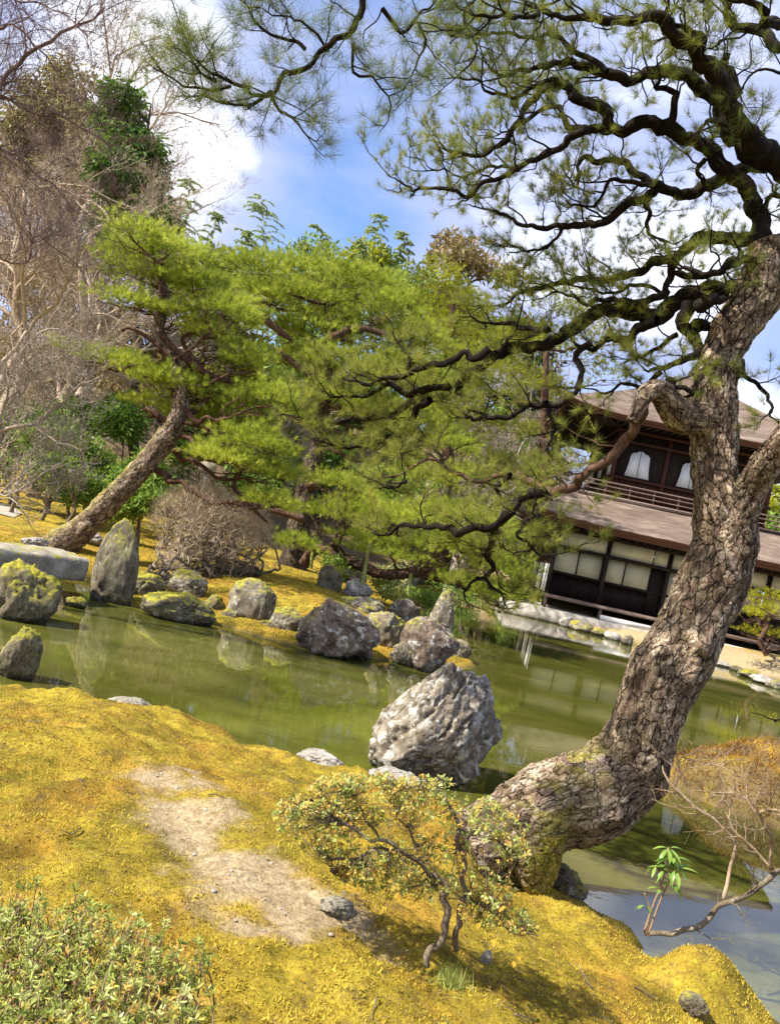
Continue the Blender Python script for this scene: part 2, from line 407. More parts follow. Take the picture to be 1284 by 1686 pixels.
    bark('pale_twig_bark', (.22, .175, .13), (.34, .28, .215), (.46, .40, .32))
    bark('grey_twig_bark', (.27, .20, .135), (.42, .33, .235), (.54, .45, .34))
    bark('tan_twig_bark', (.36, .27, .17), (.50, .39, .26), (.62, .50, .36))
    bark('reddish_twig_bark', (.09, .055, .05), (.18, .12, .11), (.28, .20, .18))
    bark('shrub_stem_bark', (.06, .045, .025), (.17, .13, .085), (.34, .29, .21), .3)
    bark('trunk_brown_bark', (.14, .09, .05), (.29, .20, .12), (.42, .32, .22))
    # foliage
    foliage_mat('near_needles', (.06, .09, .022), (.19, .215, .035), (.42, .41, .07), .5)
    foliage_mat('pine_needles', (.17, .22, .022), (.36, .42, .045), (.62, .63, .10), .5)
    foliage_mat('yellow_pine_needles', (.16, .17, .01), (.40, .38, .015), (.62, .56, .04), .42)
    foliage_mat('olive_needles', (.14, .17, .014), (.33, .34, .024), (.54, .52, .05), .5)
    foliage_mat('cedar_foliage', (.04, .085, .012), (.10, .19, .022), (.21, .30, .05), .35)
    foliage_mat('bamboo_leaves', (.16, .22, .07), (.34, .42, .14), (.55, .60, .26), .5)
    foliage_mat('broad_leaves', (.08, .14, .015), (.21, .31, .045), (.40, .50, .11), .4, .45)
    foliage_mat('sapling_leaves', (.05, .12, .015), (.12, .23, .03), (.24, .36, .07), .35, .35)
    foliage_mat('brown_foliage', (.14, .10, .04), (.27, .20, .08), (.42, .34, .16), .35)
    foliage_mat('olive_brown_foliage', (.14, .14, .04), (.30, .26, .10), (.46, .39, .18), .4)
    foliage_mat('azalea_leaves', (.14, .19, .03), (.36, .40, .09), (.60, .60, .24), .35, .4)
    foliage_mat('azalea_autumn_leaves', (.30, .30, .05), (.58, .46, .10), (.75, .42, .12), .4, .45)
    foliage_mat('moss_blades', (.16, .13, .015), (.40, .30, .028), (.62, .48, .07), .3, .8)
    foliage_mat('rust_moss_blades', (.14, .06, .01), (.36, .19, .03), (.60, .38, .06), .3, .8)
    foliage_mat('orange_leaf', (.5, .2, .02), (.7, .35, .04), (.8, .5, .08), .4, .5)
    # pavilion
    def wood(name, a, b, sc=(1, 1, 1), r=.7):
        t = NT(name, r, .25); n = t.noise(9, 7, .7, t.vec(sc), .3); t.col(t.ramp(n, [(.3, a), (.7, b)])); t.bump(n, .4, .01)
    wood('dark_wood', (.010, .006, .004), (.045, .026, .017), (1, 1, .2))
    wood('red_brown_wood', (.03, .010, .006), (.11, .042, .026), (3, 3, .25))
    wood('weathered_wood', (.10, .06, .042), (.25, .18, .14), (.3, 3, 3))
    wood('eave_edge_wood', (.05, .02, .012), (.17, .07, .04), (.3, 2, 8))
    t = NT('bark_shingle_roof', .95, .1); n = t.noise(1.6, 8, .7, t.vec((.5, 2, 2)), .5); m = t.noise(24, 5, .7, t.vec((1, 3, 3)))
    c = t.ramp(n, [(.3, (.085, .060, .045)), (.5, (.165, .120, .092)), (.7, (.27, .215, .17))])
    t.col(t.mix(.6, c, t.ramp(m, [(.3, .6), (.7, 1.3)]), 'MULTIPLY')); t.bump(m, .6, .03)
    t = NT('old_plaster', .9, .1); n = t.noise(2, 5, .6); t.col(t.ramp(n, [(.3, (.55, .49, .30)), (.7, (.72, .65, .42))]))
    t = NT('shoji_paper', .85, .1); n = t.noise(3, 4, .5); t.col(t.ramp(n, [(.3, (.86, .86, .82)), (.7, (.92, .92, .89))]))
    b = t.b; b.inputs['Subsurface Weight'].default_value = 0
    t = NT('white_plaster', .85, .1); n = t.noise(4, 5, .6); t.col(t.ramp(n, [(.3, (.62, .58, .50)), (.7, (.82, .80, .74))]))
    t = NT('bamboo_pole', .5, .3); n = t.noise(6, 4, .6, t.vec((1, 1, .3))); t.col(t.ramp(n, [(.3, (.24, .28, .06)), (.7, (.42, .42, .14))]))
    t = NT('sign_wood', .8, .2); n = t.noise(6, 6, .6, t.vec((1, 1, .3))); t.col(t.ramp(n, [(.3, (.26, .21, .13)), (.7, (.45, .38, .26))]))
    t = NT('white_spot', .8, .2); t.col((.7, .68, .62))
make_materials()
M = MATS

# ------------------------------------------------------------------ terrain
near_px = [(-60, 1128, .1), (20, 1124, .1), (150, 1138, .1), (250, 1152, .1), (330, 1172, .1), (420, 1218, .08), (500, 1246, .08), (590, 1268, .05), (700, 1290, .05), (800, 1345, .05),
           (880, 1400, .05), (910, 1450, .05), (975, 1492, .05), (1035, 1505, .05), (1075, 1568, .05), (1130, 1590, .05), (1225, 1600, .05), (1262, 1660, .05), (1284, 1730, .05)]
pond = [(-3.9, 6.0)] + [tuple(G(*a)[:2]) for a in near_px] + [(2.75, 2.0), (2.9, 0), (3, -3), (12, -6), (20, 0), (30, 10), (30, 17),
        (20, 21.2), (15, 23.3), (12.2, 24.7), (10, 25.5), (8.5, 26.1), (7.3, 27.0), (6.2, 28.5), (5.6, 30), (5.2, 34), (3, 37), (1.6, 33), (1.2, 28), (.9, 24), (1.1, 20), (1.5, 17), (1.9, 15),
        (1.95, 13.4), (1.65, 12.9), (1.2, 12.45), (.6, 12.1), (0, 11.75), (-.85, 11.45), (-1.6, 11.65), (-2.4, 11.9), (-3.2, 12.0), (-3.9, 11.9), (-4.1, 13.4), (-5.2, 13.3), (-4.9, 11), (-4.5, 9.5), (-3.9, 8), (-3.5, 7)]
pond = np.array(pond)
def sdist(x, y, poly=pond):
    """signed distance to polygon, negative inside"""
    d = np.full(x.shape, 1e9); ins = np.zeros(x.shape, bool)
    for i in range(len(poly)):
        a = poly[i]; b = poly[(i+1) % len(poly)]; e = b-a
        t = np.clip(((x-a[0])*e[0]+(y-a[1])*e[1])/(e@e), 0, 1)
        d = np.minimum(d, np.hypot(x-a[0]-t*e[0], y-a[1]-t*e[1]))
        c = ((a[1] > y) != (b[1] > y)); 
        with np.errstate(divide='ignore', invalid='ignore'):
            xi = a[0]+(y-a[1])/(b[1]-a[1]+1e-12)*e[0]
        ins ^= c & (x < xi)
    return np.where(ins, -d, d)
def ground_h(x, y):
    p = xyz(x, y); d = sdist(x+.10*vnoise(p*2.1, 3)+.04*vnoise(p*7, 4), y+.10*vnoise(p*2.1, 5)+.04*vnoise(p*7, 6))
    edge = 1-np.exp(-np.maximum(d, 0)/.10)
    near = sstep(9, 7.5, y)
    z = np.where(d > 0, .11*edge + .34*sstep(0, 2.4, d), -.5*sstep(0, .8, -d))
    z = z*near + (1-near)*np.where(d > 0, .10*edge+.32*sstep(0, 3.5, d), -.5*sstep(0, .8, -d))
    land = sstep(0, .25, d)
    z = z + land*(.05*fbm(p*1.3, 3, 11) + near*(.055*fbm(p*3.6, 3, 12)+.020*fbm(p*17, 3, 13)+.010*np.abs(vnoise(p*38, 14))))
    # moss hummock at the right of the near bank and hump of the far islet
    g = lambda cx, cy, rx, ry, h: h*np.exp(-(((x-cx)/rx)**2+((y-cy)/ry)**2))
    c1 = G(1170, 1590, .25); z = z + g(c1[0], c1[1], .24, .18, .20) - g(c1[0]-.30, c1[1]-.05, .10, .2, .06)
    c2 = G(1000, 1500, .25); z = z + g(c2[0]-.05, c2[1], .16, .14, .07)
    z = np.where(d > 0, z + g(-1.2, 15, 2.4, 2.2, .10), z)
    z = z + sstep(1.3, .95, np.hypot((x-5.3)/1.85, (y-8.3)/1.05))*0
    # small islet at the right
    q = np.hypot((x-5.35+.15*vnoise(p*1.7, 21))/2.0, (y-8.25+.15*vnoise(p*1.7, 22))/1.0)
    isl = .62*np.sqrt(np.clip(1-q**2.4, 0, 1))+.06*fbm(p*4, 3, 23)
    z = np.where(q < 1, np.maximum(z, isl), z)
    # pavilion island level, lawn and hillside
    z = np.where((y > 19) & (x > 4.5) & (d > 0), z + .22*sstep(0, 1.5, d), z)
    hill = sstep(26, 62, y-np.clip(x, -30, 40)*.35)*(9 + 5*vnoise(p*.03, 31))*sstep(36, 6, x)
    hill = hill + sstep(19, 34, y-x*.6)*1.6*sstep(-2, -9, x)*sstep(25, 30, y)
    hill = hill + sstep(80, 220, np.hypot(x, y))*18*(.5+.5*vnoise(p*.012, 33))*sstep(90, -40, x)
    return z + np.where(d > 0, np.maximum(hill, 0), 0)
def gz(x, y): return float(ground_h(np.array([float(x)]), np.array([float(y)]))[0])
def axis(lo, a, b, hi, st, gr):
    m = list(np.arange(a, b, st)); s = st; v = b
    while v < hi: m.append(v); s *= gr; v += s
    m.append(hi); s = st; v = a; l = []
    while True:
        s *= gr; v -= s
        if v <= lo: break
        l.append(v)
    return np.array([lo]+l[::-1]+m)
def soil_mask(x, y):
    r = np.full(x.shape, -9.)
    for px, py, rx, ry, a in ((270, 1285, .32, .40, 0), (300, 1340, .36, .34, 0), (330, 1385, .22, .22, 0), (420, 1460, .36, .30, 0), (500, 1505, .40, .24, 0), (370, 1430, .2, .2, 0), (580, 1520, .2, .12, 0), (430, 1540, .3, .12, 0)):
        c = G(px, py, .42); r = np.maximum(r, 1-np.hypot((x-c[0])/rx, (y-c[1])/ry))
    n = fbm(xyz(x, y)*5, 4, 41)*.55+fbm(xyz(x, y)*25, 2, 42)*.15
    return sstep(-.05, .85, np.maximum(r, -.3)*1.2+n*1.7+.12*vnoise(xyz(x, y)*60, 43))*sstep(-.45, -.1, r)
def build_ground():
    xs = axis(-420, -3.0, 3.0, 420, .036, 1.06); ys = axis(-60, 1.7, 6.6, 600, .028, 1.022)
    X, Y = np.meshgrid(xs, ys); x = X.ravel(); y = Y.ravel(); z = ground_h(x, y)
    n, m = len(ys), len(xs); i = np.arange(n-1)[:, None]*m; j = np.arange(m-1)[None]
    Q = np.stack([i+j, i+j+1, i+m+j+1, i+m+j], -1).reshape(-1, 4)
    o = mk('ground', xyz(x, y, z), Q, M['moss_ground'], attrs={'soil': np.maximum(soil_mask(x, y), ((x > 4.2) & (y > 20) & (y < 42))*sstep(-.1, .3, fbm(xyz(x, y)*.9, 3, 44)+.35)*.9), 'wet': sstep(.05, -.02, z), 'wood': sstep(25, 30, y+np.where(x > 4, -14, 0)*0+1.5*fbm(xyz(x, y)*.4, 3, 91))*(1-((x > 4.5) & (y < 42)))+.75*((np.hypot((x-5.35)/2.2, (y-8.25)/1.2) < 1) & (fbm(xyz(x, y)*3, 4, 92) > -.15))})
    setp(o, 'yellow-green moss ground with bare sandy patches around the pond', kind='structure')
    V = np.array([[-420, -60, 0], [420, -60, 0], [420, 600, 0], [-420, 600, 0]], float)
    V = np.array([[-8, -7, 0], [31, -7, 0], [31, 40, 0], [-8, 40, 0]], float)
    w = mk('pond_water', V, np.array([[0, 1, 2, 3]]), M['pond_water'], smooth=False); setp(w, 'still murky green pond water reflecting pines and pavilion', kind='structure')
build_ground()
def ribbon(name, pts, wid, mat_, label, dz=.02):
    p = smooth_path([(a, b, 0) for a, b in pts], 60); T = nrm(np.gradient(p, axis=0)); S = np.cross(T, [0, 0, 1.]); K = 9
    V = []; 
    for k in range(K):
        q = p+S*wid*(k/(K-1)-.5)*(1+.15*np.sin(np.arange(60)*.7))[:, None]; q[:, 2] = ground_h(q[:, 0], q[:, 1])+dz; V.append(q)
    V = np.stack(V, 1).reshape(-1, 3); i = np.arange(59)[:, None]*K; j = np.arange(K-1)[None]
    o = mk(name, V, np.stack([i+j, i+j+1, i+K+j+1, i+K+j], -1).reshape(-1, 4), mat_); return setp(o, label, kind='structure')
ribbon('gravel_path', [(-24, 20.5), (-16, 21.2), (-11.5, 21.0), (-9.5, 19.6), (-8.6, 17.6)], .5, M['pale_gravel'], 'pale gravel path crossing the moss lawn at the left')

def moss_blades():
    """short moss and grass blades on the near bank, too many to count"""
    n = 210000
    # more blades close to the camera
    y = 1.5 + 5.2*rng.random(n)**1.25; x = (rng.random(n)*2-1)*(y*.62+.35)+.1*y
    d = sdist(x, y); s = soil_mask(x, y); keep = (d > .01) & (rng.random(n) > s*1.0); x, y = x[keep], y[keep]
    z = ground_h(x, y); p = xyz(x, y, z-.002); k = len(x)
    cl = fbm(xyz(x, y)*7, 5, 51)*.6+.5; rust = fbm(xyz(x, y)*1.1, 3, 52)
    g1, g2 = rust < .16, rust >= .16
    h = (.005+.010*np.clip(cl, 0, 1)**2*2)*(.7+.6*rng.random(k))
    d = nrm(np.stack([rng.normal(size=k)*.55, rng.normal(size=k)*.55, np.ones(k)], 1))
    for sel, mt, nm in ((g1, 'moss_blades', 'moss_tufts'), (g2, 'rust_moss_blades', 'rusty_moss_tufts')):
        pp, dd, hh = p[sel], d[sel], h[sel][:, None]; sd = perp(dd)*(.0022+.0016*rng.random((len(pp), 1)))
        b = Bag(); tt = np.clip(cl[sel]*1.5-.28+rng.normal(size=len(pp))*.2, 0, 1)
        V = np.stack([pp-sd, pp+sd, pp+dd*hh], 1).reshape(-1, 3); b.add(V, np.arange(len(V)).reshape(-1, 3), np.repeat(tt, 3))
        o = b.out(nm, M[mt]); setp(o, 'short yellow moss carpeting the near bank' if nm == 'moss_tufts' else 'rust orange moss patches on the near bank', 'moss', kind='stuff')
    # mossy turf on the islet at the right
    n = 26000; x = rng.uniform(3.2, 7, n); y = rng.uniform(7.1, 9.3, n); z = ground_h(x, y); q = z > .08; x, y, z = x[q], y[q], z[q]; k = len(x)
    b = Bag(); pp = xyz(x, y, z); dd = nrm(rng.normal(size=(k, 3))*.8+[0, 0, 1]); hh = rng.uniform(.02, .09, (k, 1)); sd = perp(dd)*.004
    b.add(np.stack([pp-sd, pp+sd, pp+dd*hh], 1).reshape(-1, 3), np.arange(k*3).reshape(-1, 3), np.repeat(np.clip(fbm(pp*4, 3, 61)*1.2+.35+rng.normal(size=k)*.25, 0, 1), 3))
    setp(b.out('islet_heather_tufts', M['rust_moss_blades']), 'rusty tufted moss covering the small islet at right', 'moss', kind='stuff')
moss_blades()
def far_moss():
    n = 90000; y = 10.8+11*rng.random(n)**1.5; x = -7+11*rng.random(n); d = sdist(x, y); k = d > .03; x, y = x[k], y[k]; p = xyz(x, y, ground_h(x, y)-.004); n = len(x)
    c = fbm(xyz(x, y)*2.2, 4, 81); h = (.018+.03*rng.random((n, 1)))*(1+c[:, None]); dd = nrm(rng.normal(size=(n, 3))*[.7, .7, .2]+[0, 0, 1]); sd = perp(dd)*.008
    for nm, sel, mt, lb in (('far_moss', c < .3, 'moss_blades', 'golden moss covering the far bank'), ('far_rusty_moss', c >= .3, 'rust_moss_blades', 'rust brown moss patches on the far bank')):
        V = np.stack([p-sd, p+sd, p+dd*h], 1)[sel].reshape(-1, 3); b = Bag(); t = np.clip(.45+c[sel]*.9+rng.normal(size=sel.sum())*.22, 0, 1); b.add(V, np.arange(len(V)).reshape(-1, 3), np.repeat(t, 3)); setp(b.out(nm, M[mt]), lb, 'moss', kind='stuff')
far_moss()

# ------------------------------------------------------------------ rocks
def ico(n):
    import bmesh
    bm = bmesh.new(); bmesh.ops.create_icosphere(bm, subdivisions=n, radius=1.0)
    V = np.array([v.co[:] for v in bm.verts]); Ft = np.array([[v.index for v in f.verts] for f in bm.faces]); bm.free(); return V, Ft
ICO = {k: ico(k) for k in (3, 4, 5, 6)}
RCR = [None]
def rock_shape(seed, sub=4, planes=14, flat=.15, rough=.10, strata=None, sharp=26):
    V, Ft = ICO[sub]; rs = np.random.default_rng(seed); n = nrm(rs.normal(size=(planes, 3))); dd = rs.uniform(.72, 1.0, planes)
    c = V@n.T; r = dd/np.maximum(c, 1e-3); r = -np.log(np.exp(-sharp*np.minimum(r, 3)).sum(1)+np.exp(-sharp*1.15))/sharp
    q = V*r[:, None]; o = seed*3.7
    disp = rough*.7*fbm(q*2.2+o, 5, seed)+rough*.35*ridged(q*5+o, 4, seed+5)+rough*.95*chips(q+o, 2.1, seed+3)+rough*.50*chips(q+o, 4.7, seed+4)+rough*.20*chips(q+o, 11, seed+6)
    if strata is not None:
        ax, am, fr = strata; ax = nrm(np.array(ax, float)); h = q@ax
        t = h*fr+1.1*fbm(q*1.4+o, 3, seed+8)+.25*vnoise(q*5, seed+2); k = np.floor(t); f = t-k; hz = _hash(k.astype(np.int64), np.zeros(len(k), np.int64), np.zeros(len(k), np.int64), seed)
        ext = sstep(-.25, .25, vnoise(q*1.7+np.outer(k, [3.1, 1.7, .9]), seed+12))
        disp = disp+am*ext*((f**.8)*(.35+hz)-.5)+am*.35*(hz-.5)
        t2 = h*fr*3.1+1.3*fbm(q*2.5+o, 3, seed+18); f2 = t2-np.floor(t2); disp = disp+am*.22*f2*sstep(-.1, .3, vnoise(q*2.3+7, seed+13))
        disp = disp+am*.10*chips(q+o, 3.3, seed+21)+am*.07*ridged(q*9+o, 3, seed+22)
        for k in range(7):   # open fissures running along the bedding
            pos = -.75+k*.25+.10*math.sin(k*5.1); hh = h-pos+.16*vnoise(q*1.6+k*3.3, seed+50)+.05*vnoise(q*5, seed+51)
            disp = disp-am*.55*np.exp(-(hh/.028)**2)*sstep(-.1, .25, vnoise(q*1.3+k*7.7, seed+60+k))
            disp = disp+am*.30*np.where(hh > 0, np.exp(-hh/.10), 0)*sstep(-.1, .25, vnoise(q*1.3+k*7.7, seed+60+k))
    d1, d2, _, _ = vor3((q+o)*2.1+.35*np.stack([vnoise(q*6, seed+70+i) for i in range(3)], 1), seed+3); cr = np.clip(1-(d2-d1)/.055, 0, 1)
    d1, d2, _, _ = vor3((q+o)*4.7+.3*np.stack([vnoise(q*9, seed+75+i) for i in range(3)], 1), seed+4); cr = np.maximum(cr, .8*np.clip(1-(d2-d1)/.06, 0, 1)*(vnoise(q*2.5, seed+80) > 0))
    disp = disp-cr*.03; RCR[0] = cr*.9
    return q + nrm(q)*disp[:, None], Ft
def rock(px, py, w, h, Y=None, seed=1, mt='grey_rock', label='', z0=0.0, dep=None, sub=5, group=None, name='rock', sink=.25, strata=None, lean=0., peak=None, rough=.10, cat='rock', planes=14, box=None, taper=.62):
    """px,py: middle of the foot in the photograph; w,h: size in photograph pixels"""
    b = G(px, py, z0) if Y is None else P(px, py, Y); s = b[1]/F
    W, H = w*s, h*s; D = dep if dep else W*.8
    V, Ft = rock_shape(seed, sub, planes, rough=rough, strata=strata)
    V = V.copy(); lo, hi = V.min(0), V.max(0); V = (V-(lo+hi)/2)/(hi-lo)
    if box: V = np.sign(V)*np.abs(V*2)**box/2
    t = V[:, 2]+.5
    if peak:   # taper to an off-centre peak
        k, ex = peak; V[:, 0] = V[:, 0]*(1-taper*t**ex)+k*t; V[:, 1] = V[:, 1]*(1-.5*t)
    V[:, 0] += lean*t
    V = V*[W, D, H*(1+sink)]+[0, D*.35, H*(1+sink)/2-H*sink]
    return mkt(name, V+b*[1, 1, 1], Ft, M[mt], label, cat, group, attrs={'crack': RCR[0]})

def build_rocks():
    rock(694, 1298, 300, 202, seed=33, mt='big_rock', label='large craggy grey boulder with white lichen standing in the water behind the near bank', sub=6, strata=((-.56, -.34, .75), .27, 1.9), peak=(.13, 1.35), rough=.028, taper=.58, name='boulder', cat='boulder', sink=.2, planes=18)
    R = [ # px, py, w, h, seed, mat, label, z0
        (173, 992, 78, 142, 2, 'mossy_rock', 'tall upright standing stone with pale lichen beside the slab bridge', 0, {'planes': 10, 'peak': (-.04, 3.0), 'rough': .09, 'box': .72, 'taper': .45, 'sub': 5}),
        (226, 990, 66, 44, 3, 'mossy_rock', 'low dark rock just right of the standing stone', 0, {}),
        (286, 1024, 114, 44, 4, 'mossy_rock', 'long flat mossy rock lying at the far waterline', 0, {}),
        (300, 985, 62, 42, 5, 'grey_rock', 'jagged pale rock behind the long flat mossy rock', .12, {}),
        (348, 1010, 34, 28, 55, 'mossy_rock', 'small mossy rock between the flat rock and the square block', .05, {}),
        (404, 1030, 72, 70, 6, 'grey_rock', 'square grey lichen spotted block on the far shore', 0, {'planes': 7, 'box': .7}),
        (466, 1050, 62, 46, 7, 'grey_rock', 'small rounded grey rock left of the reddish boulder', 0, {}),
        (548, 1084, 128, 86, 8, 'reddish_rock', 'large rounded reddish brown boulder at the point of the islet', 0, {'sub': 5}),
        (590, 1016, 74, 30, 9, 'grey_rock', 'flat violet grey slab rock behind the reddish boulder', .25, {}),
        (628, 1075, 78, 62, 10, 'grey_rock', 'round white speckled rock in the middle of the point', 0, {}),
        (700, 1106, 94, 78, 11, 'reddish_rock', 'dome shaped brown rock at the right end of the point', 0, {'sub': 5}),
        (750, 1088, 46, 32, 12, 'grey_rock', 'small low rock at the very tip of the point', 0, {}),
        (721, 1050, 42, 74, 13, 'grey_rock', 'narrow upright grey stone behind the dome rock', .1, {'planes': 9, 'peak': (.05, 2.6), 'box': .75, 'taper': .4}),
        (586, 986, 46, 30, 14, 'pale_stone', 'pinkish pale rounded stone at the foot of the bamboo prop', .3, {}),
        (662, 1024, 56, 34, 15, 'reddish_rock', 'dark tilted rock behind the point beside the upright stone', .12, {}),
        (578, 958, 46, 22, 16, 'grey_rock', 'dull violet rock under the low pine limb', .3, {}),
        (655, 968, 60, 44, 17, 'grey_rock', 'grey rock by the back channel under pine foliage', .1, {}),
        (538, 978, 38, 44, 18, 'mossy_rock', 'blocky moss topped stone post by the dark pine trunk', .3, {'planes': 7, 'box': .65}),
        (22, 1022, 112, 96, 19, 'mossy_rock', 'big moss capped boulder below the slab bridge at left', 0, {'sub': 5}),
        (14, 1118, 70, 86, 20, 'mossy_rock', 'leaning lichen rock at the left edge by the near water', 0, {}),
        (52, 900, 52, 18, 21, 'pale_stone', 'pale flat stone in the moss behind the slab bridge', .4, {}),
        (145, 893, 44, 20, 22, 'pale_stone', 'pale stone at the foot of the leaning pine', .4, {}),
        (524, 1268, 82, 24, 23, 'pale_stone', 'smooth pale stone lying at the near waterline left of the big boulder', .05, {}),
        (205, 1172, 84, 16, 24, 'slab_stone', 'flat stone set in the edge of the near moss bank', .12, {}),
        (650, 1302, 110, 22, 25, 'pale_stone', 'low pinkish stone ledge in front of the big boulder', .08, {}),
        (256, 1003, 40, 22, 301, 'mossy_rock', 'small dark stone left of the long flat mossy rock', 0, {}),
        (376, 1026, 34, 22, 302, 'grey_rock', 'little stone left of the square block at the waterline', 0, {}),
        (436, 1042, 26, 20, 303, 'mossy_rock', 'little mossy stone between the square block and the rounded rock', 0, {}),
        (505, 1064, 30, 20, 304, 'mossy_rock', 'small stone tucked against the left of the reddish boulder', 0, {}),
        (592, 1084, 36, 30, 305, 'reddish_rock', 'small brown stone between the reddish boulder and the white speckled rock', 0, {}),
        (660, 1096, 40, 34, 306, 'grey_rock', 'small stone between the white speckled rock and the dome rock', 0, {}),
        (120, 1000, 40, 18, 307, 'mossy_rock', 'dark wet stone in the shadow under the slab bridge', 0, {}),
        (925, 1488, 84, 52, 26, 'grey_rock', 'broken grey rock under the base of the big pine', .05, {}),
        (1145, 1668, 50, 26, 30, 'grey_rock', 'grey rock chip in the moss at the lower right', .2, {'sink': .6}),
        (552, 1512, 60, 26, 34, 'slab_stone', 'small violet grey stone on the bare sandy patch', .42, {}),
        (800, 1588, 20, 20, 35, 'pale_stone', 'tiny white topped stub stone near the azalea trunks', .42, {}),
    ]
    for px, py, w, h, sd, mt, lb, z0, k in R: rock(px, py, w*(1.1 if 200 < px < 780 and py < 1110 else 1), h*(1.1 if 200 < px < 780 and py < 1110 else 1), seed=sd, mt=mt, label=lb, z0=z0, **k)
    # stones edging the pavilion shore
    ORD = 'zeroth first second third fourth fifth sixth seventh eighth ninth tenth eleventh twelfth thirteenth'.split(); i = 0
    for px, py in ((884, 1016), (905, 1024), (930, 1032), (958, 1040), (985, 1047), (1010, 1054), (1033, 1062), (1058, 1070), (1190, 1098), (1213, 1106), (1238, 1118), (1262, 1128), (1284, 1136)):
        i += 1
        rock(px, py, rng.uniform(18, 44), rng.uniform(8, 18), seed=100+i, mt=('pale_stone', 'grey_rock', 'mossy_rock')[i % 3], label=f'{ORD[i]} edging stone from the left along the pavilion shore', group='edging stones of the pavilion shore', sub=3, name='edging_stone', cat='stone')
    # slab bridge
    a = G(-60, 902, .62); c = G(147, 922, .62)
    b = Bag(); nx, ny = 60, 20; L = np.linspace(0, 1, nx); Wd = .95
    V, Fq = [], []
    ax = (c-a)*[1, 1, 0]; ax_l = np.linalg.norm(ax); ax = ax/ax_l; sd = np.array([-ax[1], ax[0], 0])
    prof = np.array([(0, -.32), (-.02, -.16), (0, 0), (.2, .012), (.5, .02), (.8, .012), (1, 0), (1.02, -.16), (1, -.32)])
    pr = smooth_path([(u, v, 0) for u, v in prof], 30)[:, :2]
    for t in np.linspace(0, 1, 60):
        for u, v in pr: V.append(a*[1, 1, 0]+ax*ax_l*t+sd*u*Wd+np.array([0, 0, .62+v]))
    V = np.array(V); V = V+ (fbm(V*7, 4, 5)*.03)[:, None]*np.array([.6, .6, 1])
    i = np.arange(59)[:, None]*30; j = np.arange(30)[None]; j2 = (j+1) % 30
    Q = np.stack([i+j, i+j2, i+30+j2, i+30+j], -1).reshape(-1, 4)
    c0 = len(V); V = np.vstack([V, V[:30].mean(0), V[-30:].mean(0)]); k = np.arange(30); T = np.vstack([np.stack([np.full(30, c0), k, (k+1) % 30], 1), np.stack([np.full(30, c0+1), c0-30+(k+1) % 30, c0-30+k], 1)])
    mkt('slab_bridge', V, [Q, T], M['slab_stone'], 'flat weathered stone slab bridge at the left of the pond', 'bridge')
build_rocks()

